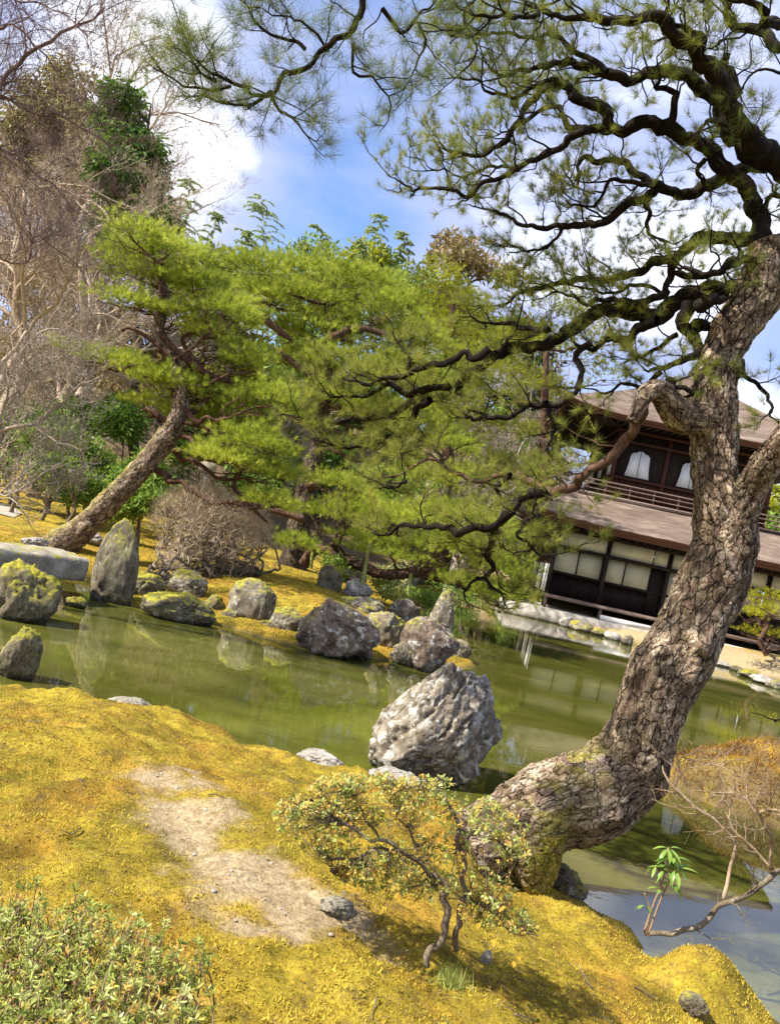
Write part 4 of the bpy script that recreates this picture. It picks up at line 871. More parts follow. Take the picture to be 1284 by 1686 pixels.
def build_big_pine():
    base = G(860, 1400, .3); root = thing('old_pine', base, 'old leaning pine with thick plated bark and spreading dark contorted branches on the near bank', 'tree')
    Yt = 4.75
    tr = [(770, 1395, 52, 4.55), (835, 1368, 66, 4.6), (905, 1332, 74, 4.65), (975, 1306, 74, 4.7), (1034, 1260, 65, 4.75), (1060, 1195, 57, 4.75), (1080, 1128, 60, 4.75), (1116, 1072, 60, 4.75), (1146, 1015, 55, 4.75),
          (1173, 960, 57, 4.75), (1188, 910, 54, 4.75), (1190, 865, 52, 4.75), (1180, 815, 41, 4.75), (1175, 765, 37, 4.78), (1172, 720, 38, 4.8), (1171, 670, 39, 4.82), (1176, 620, 35, 4.84), (1192, 572, 36, 4.86), (1215, 532, 37, 4.88), (1242, 492, 40, 4.9), (1262, 450, 42, 4.9), (1266, 415, 36, 4.9), (1262, 395, 26, 4.9)]
    rows = [list(P(x, y, Y))+[r*Y/F*.93] for x, y, r, Y in tr]
    def mossf(p, N, s):
        a = np.zeros(len(p)); q1 = P(968, 1250, 4.6); a = np.maximum(a, np.exp(-(np.linalg.norm(p-q1, axis=1)/.15)**2)); q2 = P(900, 1335, 4.4); a = np.maximum(a, np.exp(-(np.linalg.norm(p-q2, axis=1)/.17)**2)); q3 = P(905, 1400, 4.35); a = np.maximum(a, .8*np.exp(-(np.linalg.norm(p-q3, axis=1)/.15)**2))
        return np.clip(a*.75, 0, 1)*(vnoise(p*9, 3) > -.25)
    bl = [(P(1076, 1052, 4.6), .055, .045), (P(1150, 1060, 4.56), .075, .05), (P(1190, 1065, 4.75), .07, .04), (P(1228, 960, 4.78), .06, .04), (P(1150, 690, 4.68), .05, .02), (P(1218, 712, 4.8), .045, .05), (P(1160, 810, 4.6), .05, .025), (P(1110, 1155, 4.8), .06, -.02), (P(1262, 430, 4.75), .06, .03), (P(1082, 1300, 4.7), .08, .02)]
    bark_trunk('trunk', rows, 600, 160, root, 5, mossf=mossf, burls=bl)
    # buttress roots
    for k, (pts, r) in enumerate((([(850, 1390), (800, 1345), (790, 1400), (800, 1440)], 30), ([(880, 1380), (872, 1420), (878, 1450), (890, 1475)], 36), ([(905, 1370), (905, 1405), (900, 1440), (895, 1465)], 26))):
        p = [list(P(x, y, 4.5-.03*k)-[0, 0, .0])+[r*4.5/F*(1-.2*i)] for i, (x, y) in enumerate(pts)]
        bark_trunk('root', p, 70, 60, root, 40+k, depth=.012, mossf=lambda p, N, s: np.full(len(p), .8))
    fk = [(1185, 890, 30, 4.7), (1212, 850, 30, 4.66), (1236, 805, 26, 4.6), (1258, 765, 24, 4.5), (1285, 728, 23, 4.4), (1320, 690, 20, 4.3), (1370, 640, 17, 4.2)]
    bark_trunk('limb', [list(P(x, y, Y))+[r*Y/F] for x, y, r, Y in fk], 170, 84, root, 77, depth=.010, cell=(.03, .06))
    kn = [(1160, 690, 28, 4.75), (1122, 690, 24, 4.66), (1104, 668, 22, 4.6), (1084, 645, 18, 4.56), (1064, 648, 15, 4.52), (1050, 672, 11, 4.5), (1038, 694, 8, 4.5)]
    bark_trunk('limb', [list(P(x, y, Y))+[r*Y/F] for x, y, r, Y in kn], 150, 64, root, 78, depth=.008, cell=(.028, .05))
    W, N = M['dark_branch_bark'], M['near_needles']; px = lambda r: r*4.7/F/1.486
    # (path, radius px crop, Y start, Y end)
    L = [
     (C2([(1250, 600), (1215, 550), (1205, 500), (1180, 450), (1150, 430), (1110, 390), (1060, 340), (1010, 310), (950, 305), (880, 315), (850, 290), (825, 262), (790, 245), (760, 215), (730, 205), (690, 225), (655, 265), (630, 310), (600, 345), (560, 375), (500, 378), (450, 370), (400, 355)]), 27, 4.9, 5.2),
     (C2([(1320, 440), (1240, 400), (1190, 350), (1150, 300), (1130, 260), (1100, 235), (1060, 200), (1010, 165), (960, 180), (900, 195), (860, 175), (800, 170), (760, 150), (700, 160), (650, 180), (600, 175), (550, 150)]), 28, 4.9, 4.6),
     (C2([(1330, 430), (1240, 360), (1200, 330), (1170, 270), (1130, 200), (1100, 160), (1060, 120), (1010, 90), (990, 50), (950, 45), (900, 52), (840, 40), (780, 45), (720, 30), (660, 10)]), 30, 4.8, 4.2),
     (C2([(1175, 235), (1158, 190), (1140, 160), (1145, 138)]), 15, 4.7, 4.7),
     (C2([(1300, 375), (1250, 405), (1210, 410), (1170, 430), (1100, 465), (1040, 470), (990, 455), (960, 440), (930, 415), (900, 400), (850, 390), (820, 385), (800, 400), (795, 440), (780, 450), (765, 430), (750, 400)]), 22, 5.0, 5.3),
     (C2([(1240, 345), (1180, 330), (1130, 312), (1090, 315), (1070, 340)]), 14, 4.9, 5.1),
     (C2([(1010, 310), (1030, 280), (1045, 240), (1030, 220), (1000, 215), (1000, 190), (970, 175)]), 12, 5.0, 4.8),
     (C2([(880, 315), (820, 320), (770, 320), (735, 300), (715, 270), (690, 270), (640, 310), (600, 330), (550, 340)]), 12, 5.1, 5.5),
     (C2([(850, 312), (800, 330), (750, 355), (700, 390), (650, 410), (600, 435), (550, 445), (520, 475), (480, 470), (430, 460), (380, 455), (330, 430)]), 11, 5.1, 5.6),
     (C2([(990, 455), (960, 480), (900, 500), (850, 535), (800, 550), (750, 550), (700, 555), (650, 550), (600, 530), (560, 515), (510, 500)]), 14, 5.1, 5.6),
     (C2([(1255, 600), (1190, 580), (1130, 572), (1080, 580), (1050, 605), (1020, 630), (960, 645), (900, 675), (850, 680), (800, 685), (750, 690), (700, 700), (650, 720), (600, 740), (550, 745)]), 22, 4.9, 5.9),
     (C2([(1020, 630), (1010, 670), (990, 700), (1000, 720), (960, 740), (900, 750), (850, 740), (800, 740), (750, 720), (700, 730)]), 12, 5.1, 5.7),
     (C2([(1100, 390), (1080, 420), (1082, 450)]), 6, 5., 5.1),
     (C2([(965, 480), (960, 520), (965, 560), (1000, 590), (1020, 630)]), 8, 5.1, 5.2),
     (C2([(990, 455), (930, 440), (870, 425), (840, 470), (800, 490), (740, 500)]), 8, 5.1, 5.4),
     (C2([(1140, 180), (1090, 130), (1080, 90), (1020, 60), (1000, 30), (1010, -20)]), 12, 4.7, 4.3),
     (C2([(1284, 120), (1230, 90), (1180, 70), (1130, 30), (1080, -10)]), 14, 4.3, 4.1),
     (C2([(1284, 60), (1240, 65), (1200, 30), (1150, 10), (1100, -20)]), 12, 4.0, 3.9),
     (C2([(760, 215), (720, 190), (680, 200), (640, 230), (600, 235), (560, 210), (500, 190), (450, 190)]), 7, 4.9, 4.7),
     (C2([(860, 175), (820, 140), (780, 110), (740, 100), (690, 110), (640, 95), (580, 100), (520, 80)]), 7, 4.6, 4.3),
     (C2([(720, 30), (660, 45), (600, 60), (560, 50), (500, 40), (450, 10)]), 6, 4.2, 4.0),
     (C2([(1000, 720), (950, 700), (900, 705), (850, 720), (800, 705), (740, 700), (690, 690)]), 6, 5.3, 5.8),
     (C2([(650, 410), (600, 400), (560, 410), (500, 420), (460, 405), (400, 410), (350, 400)]), 5, 5.3, 5.7),
     (C2([(1240, 640), (1210, 640), (1180, 645), (1150, 660), (1100, 680), (1050, 670), (1000, 650)]), 11, 4.9, 5.2),
     (C2([(750, 550), (745, 590), (700, 620), (640, 600), (580, 590)]), 5, 5.4, 5.7),
     (C5([(1140, 560), (1100, 480), (1000, 450), (900, 470), (820, 520), (720, 565), (620, 550), (560, 530), (480, 560), (400, 620), (300, 670), (180, 700), (90, 720)])+C4([(960, 230), (900, 280), (850, 330), (790, 355), (720, 370), (650, 400), (580, 430), (500, 435), (420, 440), (340, 455), (280, 440), (200, 420), (140, 410)]), 28, 4.8, 6.0),
     (C4([(1040, 140), (1000, 170), (960, 170), (940, 150), (900, 190), (820, 220), (740, 235), (650, 260), (560, 270), (480, 260), (420, 240), (360, 220)]), 11, 5.2, 6.0),
     (C4([(870, 300), (800, 330), (740, 335), (680, 325), (640, 295), (600, 300), (550, 330), (480, 345), (400, 360), (340, 330), (290, 300)]), 11, 5.3, 6.1),
     (C4([(790, 355), (750, 400), (730, 435), (690, 460), (640, 490), (580, 515), (520, 540), (460, 560), (400, 550), (340, 535), (280, 520)]), 11, 5.4, 6.0),
     (C4([(700, 240), (690, 200), (710, 160), (690, 130)]), 5, 5.6, 5.7),
     (C5([(900, 500), (890, 560), (870, 600), (920, 640), (945, 700), (880, 760), (800, 780), (720, 800), (690, 785)]), 21, 4.9, 4.8),
     (C5([(930, 600), (990, 605), (1050, 590), (1100, 560)]), 14, 4.85, 4.8),
     (C5([(950, 520), (1000, 500), (1060, 500)]), 14, 4.85, 4.8),
     (C5([(850, 640), (780, 670), (700, 715), (640, 750)]), 6, 5.0, 5.2),
     (C5([(770, 580), (700, 605), (640, 655), (560, 655), (500, 680), (450, 670), (400, 650), (390, 600)]), 15, 5.0, 5.2),
     (C5([(490, 675), (440, 710), (460, 760), (430, 850), (380, 910), (320, 930), (260, 920), (200, 910), (170, 880), (80, 890), (0, 890), (-80, 870)]), 10, 5.2, 5.8),
     (C5([(320, 930), (310, 980), (330, 1040), (300, 1110), (330, 1160), (380, 1200)]), 7, 5.5, 5.3),
     (C5([(780, 800), (740, 830), (680, 840), (600, 830), (550, 870), (480, 850), (440, 840)]), 7, 4.9, 5.2),
     (C5([(820, 830), (860, 870), (920, 900)]), 7, 4.8, 4.7),
     (C5([(1120, 745), (1140, 820), (1210, 860), (1240, 940), (1250, 1000), (1300, 1050)]), 7, 4.9, 4.6),
     (C5([(1300, 60), (1230, 100), (1200, 150), (1190, 120)]), 6, 4.9, 4.9),
     (C5([(850, 380), (900, 390), (960, 385), (1030, 360), (1110, 320), (1160, 390), (1210, 350)]), 10, 5.1, 4.95),
     (C5([(100, 720), (200, 630), (300, 640)]), 5, 5.5, 5.7),
     (C1([(640, 90), (607, 139), (580, 200), (540, 260), (480, 340), (420, 400), (350, 440), (280, 500), (200, 540), (140, 545), (100, 510), (40, 480), (0, 470)])+C4([(1190, 680), (1130, 665), (1080, 655), (1020, 690), (960, 680), (900, 660), (840, 630), (790, 610), (740, 620), (700, 650), (670, 670), (600, 680), (540, 665)]), 16, 4.5, 5.5),
     (C4([(1284, 735), (1240, 760), (1190, 790), (1150, 840), (1100, 880), (1050, 905), (1000, 910), (940, 940), (880, 925), (820, 930), (760, 915), (700, 905), (640, 930), (590, 930), (530, 915)]), 14, 4.6, 5.6),
     (C4([(1060, 905), (1050, 960), (1020, 1000), (1040, 1050), (1030, 1090), (990, 1110), (950, 1130), (930, 1170), (940, 1210)]), 11, 4.9, 5.2),
     (C4([(1080, 910), (1110, 960), (1090, 990), (1040, 990), (990, 985), (930, 960)]), 8, 4.9, 5.1),
     (C4([(1230, 790), (1250, 830), (1190, 880), (1170, 930), (1220, 950), (1280, 1000), (1340, 1010)]), 6, 4.7, 4.6),
     (C4([(990, 1110), (1040, 1130), (1070, 1190), (1110, 1230)]), 5, 5.1, 5.2),
     (C4([(700, 640), (680, 590), (640, 560), (590, 550)]), 4, 5.5, 5.7), (C4([(690, 700), (640, 730), (560, 750)]), 4, 5.4, 5.6),
     (C4([(1130, 670), (1100, 720), (1120, 770), (1060, 800)]), 5, 4.9, 5.0),
     (C4([(840, 640), (800, 570), (740, 560), (690, 600)]), 4, 5.3, 5.5),
     (C4([(1200, 370), (1160, 420), (1080, 440), (1010, 460), (940, 440), (870, 420)]), 8, 5.3, 5.7),
     (C4([(1284, 370), (1200, 370), (1150, 320), (1060, 330), (980, 330), (900, 310)]), 9, 5.2, 5.8),
     (C4([(1290, 60), (1180, 70), (1130, 40), (1020, 30), (960, 20), (900, 0)]), 9, 5.1, 5.6),
    ]
    for k, (pth, r, ya, yb) in enumerate(L):
        mx, my = pth[len(pth)//2]; clear = mx > 880 and 610 < my < 900
        big = r >= 20; up = sum(p[1] for p in pth)/len(pth) < 480
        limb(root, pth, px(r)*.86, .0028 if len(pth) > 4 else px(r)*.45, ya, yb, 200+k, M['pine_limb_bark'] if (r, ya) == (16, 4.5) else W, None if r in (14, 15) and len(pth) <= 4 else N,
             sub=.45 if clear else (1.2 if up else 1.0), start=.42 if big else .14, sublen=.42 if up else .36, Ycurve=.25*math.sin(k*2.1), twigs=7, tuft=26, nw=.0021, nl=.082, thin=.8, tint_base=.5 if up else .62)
    # branches reaching in from above the frame, close to the camera
    T = [
     (CA([(1500, -100), (1380, 160), (1284, 240), (1230, 290), (1160, 310), (1100, 360), (1030, 355), (940, 350), (880, 330), (830, 270), (790, 200), (740, 90)]), 13, 3.4, 3.3),
     (CA([(1105, 370), (1050, 420), (980, 440), (900, 430), (800, 400), (720, 410)]), 7, 3.35, 3.3),
     (CA([(1100, 380), (1130, 450), (1180, 500), (1250, 560), (1300, 600)]), 6, 3.4, 3.4),
     (CA([(940, 350), (860, 370), (760, 340), (680, 300), (620, 260)]), 5, 3.35, 3.3),
     (CA([(880, 330), (800, 290), (720, 230), (690, 160)]), 4, 3.3, 3.25),
     (CA([(1240, 200), (1180, 150), (1080, 110), (1020, 40), (980, -40)]), 7, 3.4, 3.5),
     (C2([(240, 105), (250, 170), (300, 190), (330, 250), (300, 300)]), 6, 3.5, 3.7),
     (C2([(310, 20), (360, 90), (400, 60), (450, 20), (470, -40)]), 8, 3.6, 3.8), (C2([(400, 60), (430, 130), (400, 200), (380, 260)]), 5, 3.7, 3.9),
     (C2([(560, -40), (520, 60), (540, 130), (500, 200), (440, 240)]), 7, 3.9, 4.1), (C2([(180, 125), (120, 60), (60, 30), (0, 20)]), 5, 3.45, 3.4),
     (C2([(1300, 180), (1230, 190), (1200, 260), (1220, 290)]), 6, 4.0, 4.2), (C2([(700, -30), (690, 60), (650, 110), (620, 150)]), 5, 4.0, 4.2),
    ]
    for k, (pth, r, ya, yb) in enumerate(T):
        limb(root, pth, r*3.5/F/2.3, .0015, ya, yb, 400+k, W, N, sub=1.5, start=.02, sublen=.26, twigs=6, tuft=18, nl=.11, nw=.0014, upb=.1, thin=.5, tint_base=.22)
    print('near needles', NEEDLE_COUNT[0])
build_big_pine()

# ------------------------------------------------------------------ pines across the pond
def pad_tree(root, trunk, pads, nmat, wmat, Ym, tufts, nlen, nw, k=13, seed=1, limbs=True, tr_mat=None, lmat=None):
    """trunk: list (px,py,r px,Y); pads: (px,py,rx,ry[,Y]) foliage cushions"""
    rs = np.random.default_rng(seed)
    rows = smooth_path([list(P(x, y, Y))+[r*Y/F] for x, y, r, Y in trunk], 70); C = rows[:, :3]; R = rows[:, 3]
    upper_moss = lambda p, N, s: sstep(.1, .7, N[:, 2])*.9*(s < .6)  # moss cover on upward-facing bark along the lower trunk
    bark_trunk('trunk', [list(P(x, y, Y))+[r*Y/F*.95] for x, y, r, Y in trunk], 190 if R.max() > .12 else 70, 54 if R.max() > .12 else 14, root, seed, cell=(.07, .22) if R.max() > .12 else (.12, .3), depth=.030 if R.max() > .12 else .01, mossf=upper_moss if tr_mat is M['leaning_pine_bark'] else None, bmat=M['dark_plated_bark'] if tr_mat is M['dark_trunk_bark'] else (None if tr_mat else wmat))
    for i, pd in enumerate(pads):
        x, y, rx, ry = pd[:4]; Y = pd[4] if len(pd) > 4 else Ym+rs.uniform(-1, 1)*Ym*.06
        c = P(x, y, Y); s = Y/F; A, Bz = rx*s*1.14, ry*s*1.2
        # limb from the nearest trunk point up into the pad
        d = np.linalg.norm(C-(c-[0, 0, Bz]), axis=1)+np.where(C[:, 2] > c[2]+.3, 3, 0); j = int(np.argmin(d[8:]))+8; a = C[j]
        mid = (a+c)/2+np.array([rs.normal()*.2, rs.normal()*.2, -.12*np.linalg.norm(c-a)]); end = c+[0, 0, -.25*Bz]
        pth = contort(smooth_path(np.array([a, mid, end]), 26), .12, 2.2, seed*13+i); L = np.linalg.norm(c-a)
        bag = Bag(); tube_to(bag, pth, np.linspace(min(R[j]*.7, .018+.022*L), .012, 26), 7)
        m = 10
        for q in range(m):
            f = rs.uniform(.5, 1); i0 = int(f*25); az = rs.uniform(0, 6.28); e = c+np.array([math.cos(az)*A*.8, math.sin(az)*A*.7, rs.uniform(-.35, .15)*Bz])
            pp = contort(np.linspace(pth[i0], e, 10), .07, 5, seed*7+i*31+q); V, Q = tube(pp, np.linspace(.013, .005, 10), 4); bag.add(V, Q)
        br = bag.out('branch', lmat or wmat, root)
        # foliage tufts: lumpy upper cushion
        k0 = int(k*1.35); n = int(tufts*1.2*(rx*ry)/(70*35)); D = rand_dirs(n); D[:, 2] = np.abs(D[:, 2])*1.0-.25*rs.random(n); rad = rs.random(n)**.30
        lump = 1+.38*vnoise(D*2.6+i*9.1, seed)+.26*vnoise(D*6+i*3.1, seed+1)
        Pn = c+D*(rad*lump)[:, None]*[A, A*.95, Bz]
        dirs = nrm(D*[.9, .9, .5]+[0, 0, .6]); tn = np.clip(.42+.30*vnoise(Pn*1.6, seed+3)+rs.normal(size=n)*.20, 0, 1)
        nb = Bag(); needles(nb, Pn, dirs, k0, nlen*.92, nw*.8, .72, tn); nd = nb.out('needles', nmat, None, smooth=False)
        nd.data.transform(Matrix.Translation(tuple(-wloc(root)))); nd.parent = br; nd['kind'] = 'stuff'

def build_mid_pines():
    g = G(112, 893, .45); r = thing('leaning_pine', g, 'leaning pine with a straight mossy trunk slanting right above the slab bridge', 'tree')
    pads = [(232, 392, 62, 26), (290, 425, 62, 34), (215, 425, 50, 26), (250, 462, 78, 32), (330, 478, 62, 34), (372, 520, 56, 32), (215, 500, 55, 20), (290, 520, 50, 22), (350, 560, 50, 22),
            (165, 590, 66, 18), (225, 612, 66, 26), (285, 636, 66, 30), (345, 655, 62, 30), (250, 668, 40, 22), (395, 690, 62, 34), (330, 700, 60, 26), (425, 735, 60, 32), (372, 760, 64, 28), (450, 782, 50, 30), (405, 600, 44, 30), (445, 660, 55, 30), (440, 830, 44, 22)]
    pad_tree(r, [(98, 900, 30, 15.0), (140, 866, 21, 15.0), (185, 822, 19, 15.0), (230, 775, 18, 15), (268, 728, 18, 15), (292, 690, 14, 15), (300, 640, 10, 15.1), (285, 590, 11, 15.2), (262, 545, 10, 15.2), (270, 490, 7, 15.2), (260, 430, 4, 15.2)],
             pads, M['pine_needles'], M['red_pine_bark'], 15.2, 430, .17, .0095, 15, 11, tr_mat=M['leaning_pine_bark'])
    b = Bag()
    for pts in ([(262, 548, 9), (288, 575, 8), (335, 612, 8), (370, 625, 7), (395, 632, 5)], [(292, 690, 10), (330, 670, 8), (350, 640, 7)], [(335, 612, 6), (300, 560, 5), (325, 545, 4), (345, 530, 3)], [(285, 590, 7), (250, 560, 5), (215, 540, 4), (200, 545, 3)], [(285, 700, 9), (255, 680, 7), (240, 672, 5)], [(400, 770, 6), (385, 800, 6), (415, 835, 5), (440, 860, 3)]):
        q = np.array([list(P(x, y, 15.1))+[rr*.7*15/F] for x, y, rr in pts]); s = smooth_path(q, 20); b = Bag(); tube_to(b, s[:, :3], s[:, 3], 8); b.out('limb', M['red_pine_bark'], r)

    g = G(482, 948, .35); r = thing('broad_pine', g, 'broad cushion shaped pine with a dark upright trunk in the middle of the far bank', 'tree')
    pads = [(420, 445, 60, 24), (470, 448, 72, 28), (545, 452, 72, 26), (610, 470, 62, 28), (430, 492, 62, 28), (500, 496, 72, 30), (575, 510, 70, 32), (645, 505, 44, 26), (455, 545, 60, 30), (530, 552, 72, 30), (620, 556, 72, 34),
            (690, 560, 52, 30), (500, 600, 60, 30), (575, 612, 80, 34), (660, 620, 80, 36), (720, 640, 50, 34), (540, 660, 62, 26), (620, 682, 72, 30), (700, 700, 66, 32), (490, 690, 44, 24), (640, 745, 60, 22)]
    pad_tree(r, [(484, 955, 26, 21.3), (482, 925, 22, 21.3), (490, 880, 20, 21.3), (502, 830, 18, 21.3), (508, 785, 17, 21.3), (520, 745, 11, 21.3), (530, 700, 9, 21.3), (540, 640, 9, 21.3), (545, 560, 8, 21.3), (540, 500, 5, 21.3)],
             pads, M['pine_needles'], M['pine_limb_bark'], 21.3, 560, .20, .012, 13, 12, tr_mat=M['dark_trunk_bark'])
    b = Bag()
    for pts in ([(505, 800, 10), (550, 790, 7), (590, 808, 6), (620, 822, 3)], [(540, 640, 8), (500, 610, 6), (455, 575, 5)], [(540, 560, 8), (590, 540, 6), (660, 560, 4)], [(480, 560, 3), (460, 545, 6), (430, 520, 5)], [(500, 855, 6), (470, 845, 6), (440, 838, 4)]):
        q = np.array([list(P(x, y, 20.6))+[rr*20.6/F] for x, y, rr in pts]); s = smooth_path(q, 20); b = Bag(); tube_to(b, s[:, :3], s[:, 3], 8); b.out('limb', M['pine_limb_bark'], r)

    g = G(520, 905, .4)*[1, 0, 0]+[0, 19.0, .4]; g[0] = P(520, 905, 19)[0]; r = thing('low_pine', g, 'low pine limb sweeping right over the water held up by bamboo props', 'tree')
    pads = [(560, 800, 52, 24, 18.6), (600, 842, 66, 26, 18.4), (540, 850, 52, 24, 18.8), (660, 862, 60, 26, 18), (490, 900, 40, 22, 18.6), (600, 890, 50, 20, 18.3), (640, 915, 70, 20, 17.8), (712, 905, 66, 26, 17.6), (770, 905, 56, 30, 17.4), (700, 850, 60, 30, 18.0),
            (760, 850, 50, 26, 18), (820, 940, 50, 30, 17.2), (842, 985, 36, 26, 17.0), (800, 980, 46, 24, 17.2), (760, 960, 44, 18, 17.4), (700, 790, 60, 26, 18.4), (770, 790, 44, 24, 18.3), (820, 880, 40, 26, 17.6), (742, 735, 44, 24, 18.4)]
    pad_tree(r, [(500, 930, 9, 19.3), (520, 905, 8, 19.2), (560, 914, 8, 18.8), (600, 935, 8, 18.5), (640, 946, 8, 18.2), (690, 942, 9, 18), (730, 952, 8, 17.8), (770, 965, 6, 17.6), (800, 975, 4, 17.4)],
             pads, M['pine_needles'], M['pine_limb_bark'], 18, 470, .17, .010, 14, 13)

    r = thing('shore_pine', list(P(1245, 1070, 25.6)), 'small bright yellow-green pine in front of the pavilion at the right edge', 'tree')
    pad_tree(r, [(1262, 1078, 5, 25.6), (1250, 1055, 4, 25.6), (1262, 1030, 4, 25.6), (1250, 1000, 3, 25.6)], [(1238, 990, 28, 14), (1265, 985, 28, 14), (1232, 1012, 28, 13), (1268, 1010, 30, 14), (1290, 1000, 24, 16), (1225, 1040, 20, 8), (1262, 1042, 30, 10), (1285, 1050, 20, 10)],
             M['yellow_pine_needles'], M['pine_limb_bark'], 25.6, 520, .15, .012, 12, 14)
    for nm, lb, tr, pads, Y, sd, mt in (
        ('background_pine', 'olive green pine behind the broad pine, beneath the dark branches', [(742, 800, 9, 27), (735, 700, 8, 27), (740, 600, 7, 27), (745, 500, 4, 27)],
         [(720, 462, 56, 28), (700, 505, 60, 26), (770, 500, 50, 26), (730, 545, 60, 30), (790, 560, 50, 26), (760, 600, 66, 30), (820, 610, 50, 26), (780, 650, 60, 26), (730, 690, 50, 26), (800, 700, 60, 28), (850, 560, 46, 26), (780, 750, 60, 26), (850, 780, 50, 26)], 27, 15, 'olive_needles'),
        ('background_pine', 'olive green pine rising just left of the pavilion roof', [(905, 900, 9, 31), (900, 800, 8, 31), (895, 700, 7, 31), (900, 560, 4, 31)],
         [(900, 500, 56, 28), (960, 520, 50, 26), (880, 560, 56, 28), (940, 590, 60, 28), (990, 560, 44, 28), (1000, 620, 44, 24), (890, 640, 44, 26), (880, 720, 36, 26), (900, 770, 40, 24), (860, 830, 46, 26), (930, 660, 36, 22), (870, 880, 44, 22), (840, 470, 40, 24)], 31, 16, 'olive_needles')):
        r = thing(nm, P(tr[0][0], tr[0][1], Y)*[1, 1, 0]+[0, 0, .5], lb, 'tree', 'pines behind the pond')
        pad_tree(r, tr, pads, M[mt], M['pine_limb_bark'], Y, 330, .22, .017, 12, sd)
build_mid_pines()

# ------------------------------------------------------------------ bare trees
def tubes_batch(bag, C, R, ns, tint=.5):
    B, m, _ = C.shape; ax = nrm(C[:, -1]-C[:, 0]); a = perp(ax); b = np.cross(ax, a)
    th = np.linspace(0, 2*np.pi, ns, endpoint=False)
    V = C[:, :, None]+R[:, :, None, None]*(np.cos(th)[None, None, :, None]*a[:, None, None]+np.sin(th)[None, None, :, None]*b[:, None, None])
    i = np.arange(m-1)[:, None]*ns; j = np.arange(ns)[None]; j2 = (j+1) % ns
    Q = np.stack([i+j, i+j2, i+ns+j2, i+ns+j], -1).reshape(-1, 4)
    Q = (Q[None]+np.arange(B)[:, None, None]*m*ns).reshape(-1, 4); bag.add(V.reshape(-1, 3), Q, tint)
def grow(bag, S, D, L, R, levels, rs, nchild=(5, 5, 6), ang=.75, ratio=.55, up=.15, wig=.35, minr=.004, ribbon_last=True, fine=None, bounds=None):
    """recursive branching, one level at a time"""
    for lv in range(levels+1):
        n = len(S); last = lv == levels; m = 3 if last else (6 if lv < 2 else 4)
        if last and ribbon_last:
            w = perp(D)*np.maximum(R, minr)[:, None]; mid = S+D*(L*.5)[:, None]+rs.normal(size=(n, 3))*(L*.08)[:, None]; e = S+nrm(D+rs.normal(size=(n, 3))*.25+[0, 0, up])*L[:, None]
            V = np.stack([S-w, S+w, e], 1).reshape(-1, 3); bag.add(V, np.arange(n*3).reshape(-1, 3)); return S, D, L
        d = D.copy(); pts = [S]
        for k in range(m-1):
            d = nrm(d+rs.normal(size=(n, 3))*wig+[0, 0, up*.5]); pts.append(pts[-1]+d*(L/(m-1))[:, None])
        C = np.stack(pts, 1); f = np.linspace(0, 1, m); Rr = np.maximum(R[:, None]*(1-.6*f[None]), minr*.6)
        if lv >= 2 and n > 1500:
            w = perp(nrm(C[:, -1]-C[:, 0]))[:, None]*Rr[..., None]; V = np.stack([C-w, C+w], 2).reshape(-1, 3); i = np.arange(m-1)[:, None]*2+np.array([[0, 1, 3, 2]])
            bag.add(V, (i[None]+np.arange(n)[:, None, None]*2*m).reshape(-1, 4))
        else: tubes_batch(bag, C, Rr, 6 if lv == 0 else (4 if lv == 1 else 3))
        if last: return
        nc = nchild[min(lv, len(nchild)-1)]; fs = .25+.75*(np.arange(nc)[None]+rs.random((n, nc)))/nc; idx = np.minimum((fs*(m-1)).astype(int), m-2); fr = fs*(m-1)-idx
        r = np.arange(n)[:, None]; A, B = C[r, idx], C[r, idx+1]; S2 = (A+(B-A)*fr[..., None]).reshape(-1, 3); T = nrm(B-A).reshape(-1, 3)
        D2 = nrm(T*math.cos(ang)+perp(T)*math.sin(ang)*rs.uniform(.6, 1.3, (len(T), 1))+[0, 0, up])
        L2 = (L[:, None]*ratio*(1.15-.55*fs)*rs.uniform(.7, 1.25, fs.shape)).ravel(); R2 = (R[:, None]*.48*(1.1-.5*fs)).ravel()
        S, D, L, R = S2, D2, L2, R2
def bare_tree(px, py, Y, H, tr, seed, label, mtw='grey_twig_bark', zb=None, group=None, trunks=1, lean=(0, 0), nch=(9, 7, 7, 6, 5), levels=5, name='bare_tree', cat='tree', minr=.0055, ang=.7):
    rs = np.random.default_rng(seed); b = P(px, py, Y); b[2] = gz(b[0], b[1])-.05 if zb is None else zb
    r = thing(name, b, label, cat, group)
    for k in range(trunks):
        d = nrm(np.array([lean[0]+rs.normal()*.12*(trunks > 1)*2, lean[1]+rs.normal()*.12, 1.])); n = 26
        C = b+np.outer(np.linspace(0, H*.8, n), d); C = contort(C, H*.045, 2.2/H*2, seed*3+k)
        t = Bag(); tube_to(t, C, tr*(1-np.linspace(0, 1, n)*.8), 10); t.out('trunk', M[mtw], r)
        nc = nch[0]+4; fs = rs.uniform(.22, 1, nc); fs[:3] = 1; idx = (fs*(n-1)).astype(int); az = rs.uniform(0, 6.28, nc)
        D = nrm(np.stack([np.cos(az), np.sin(az), rs.uniform(.3, 1.3, nc)], 1)+np.array([lean[0], lean[1], 0])); L = H*.42*(1.2-.5*fs)*rs.uniform(.7, 1.2, nc)
        cr = Bag(); grow(cr, C[idx], D, L, tr*(.42-.24*fs), levels-1, rs, nch[1:], ang=ang, ratio=.56, up=.12, wig=.28, minr=minr); cr.out('twigs', M[mtw], r)
    return r

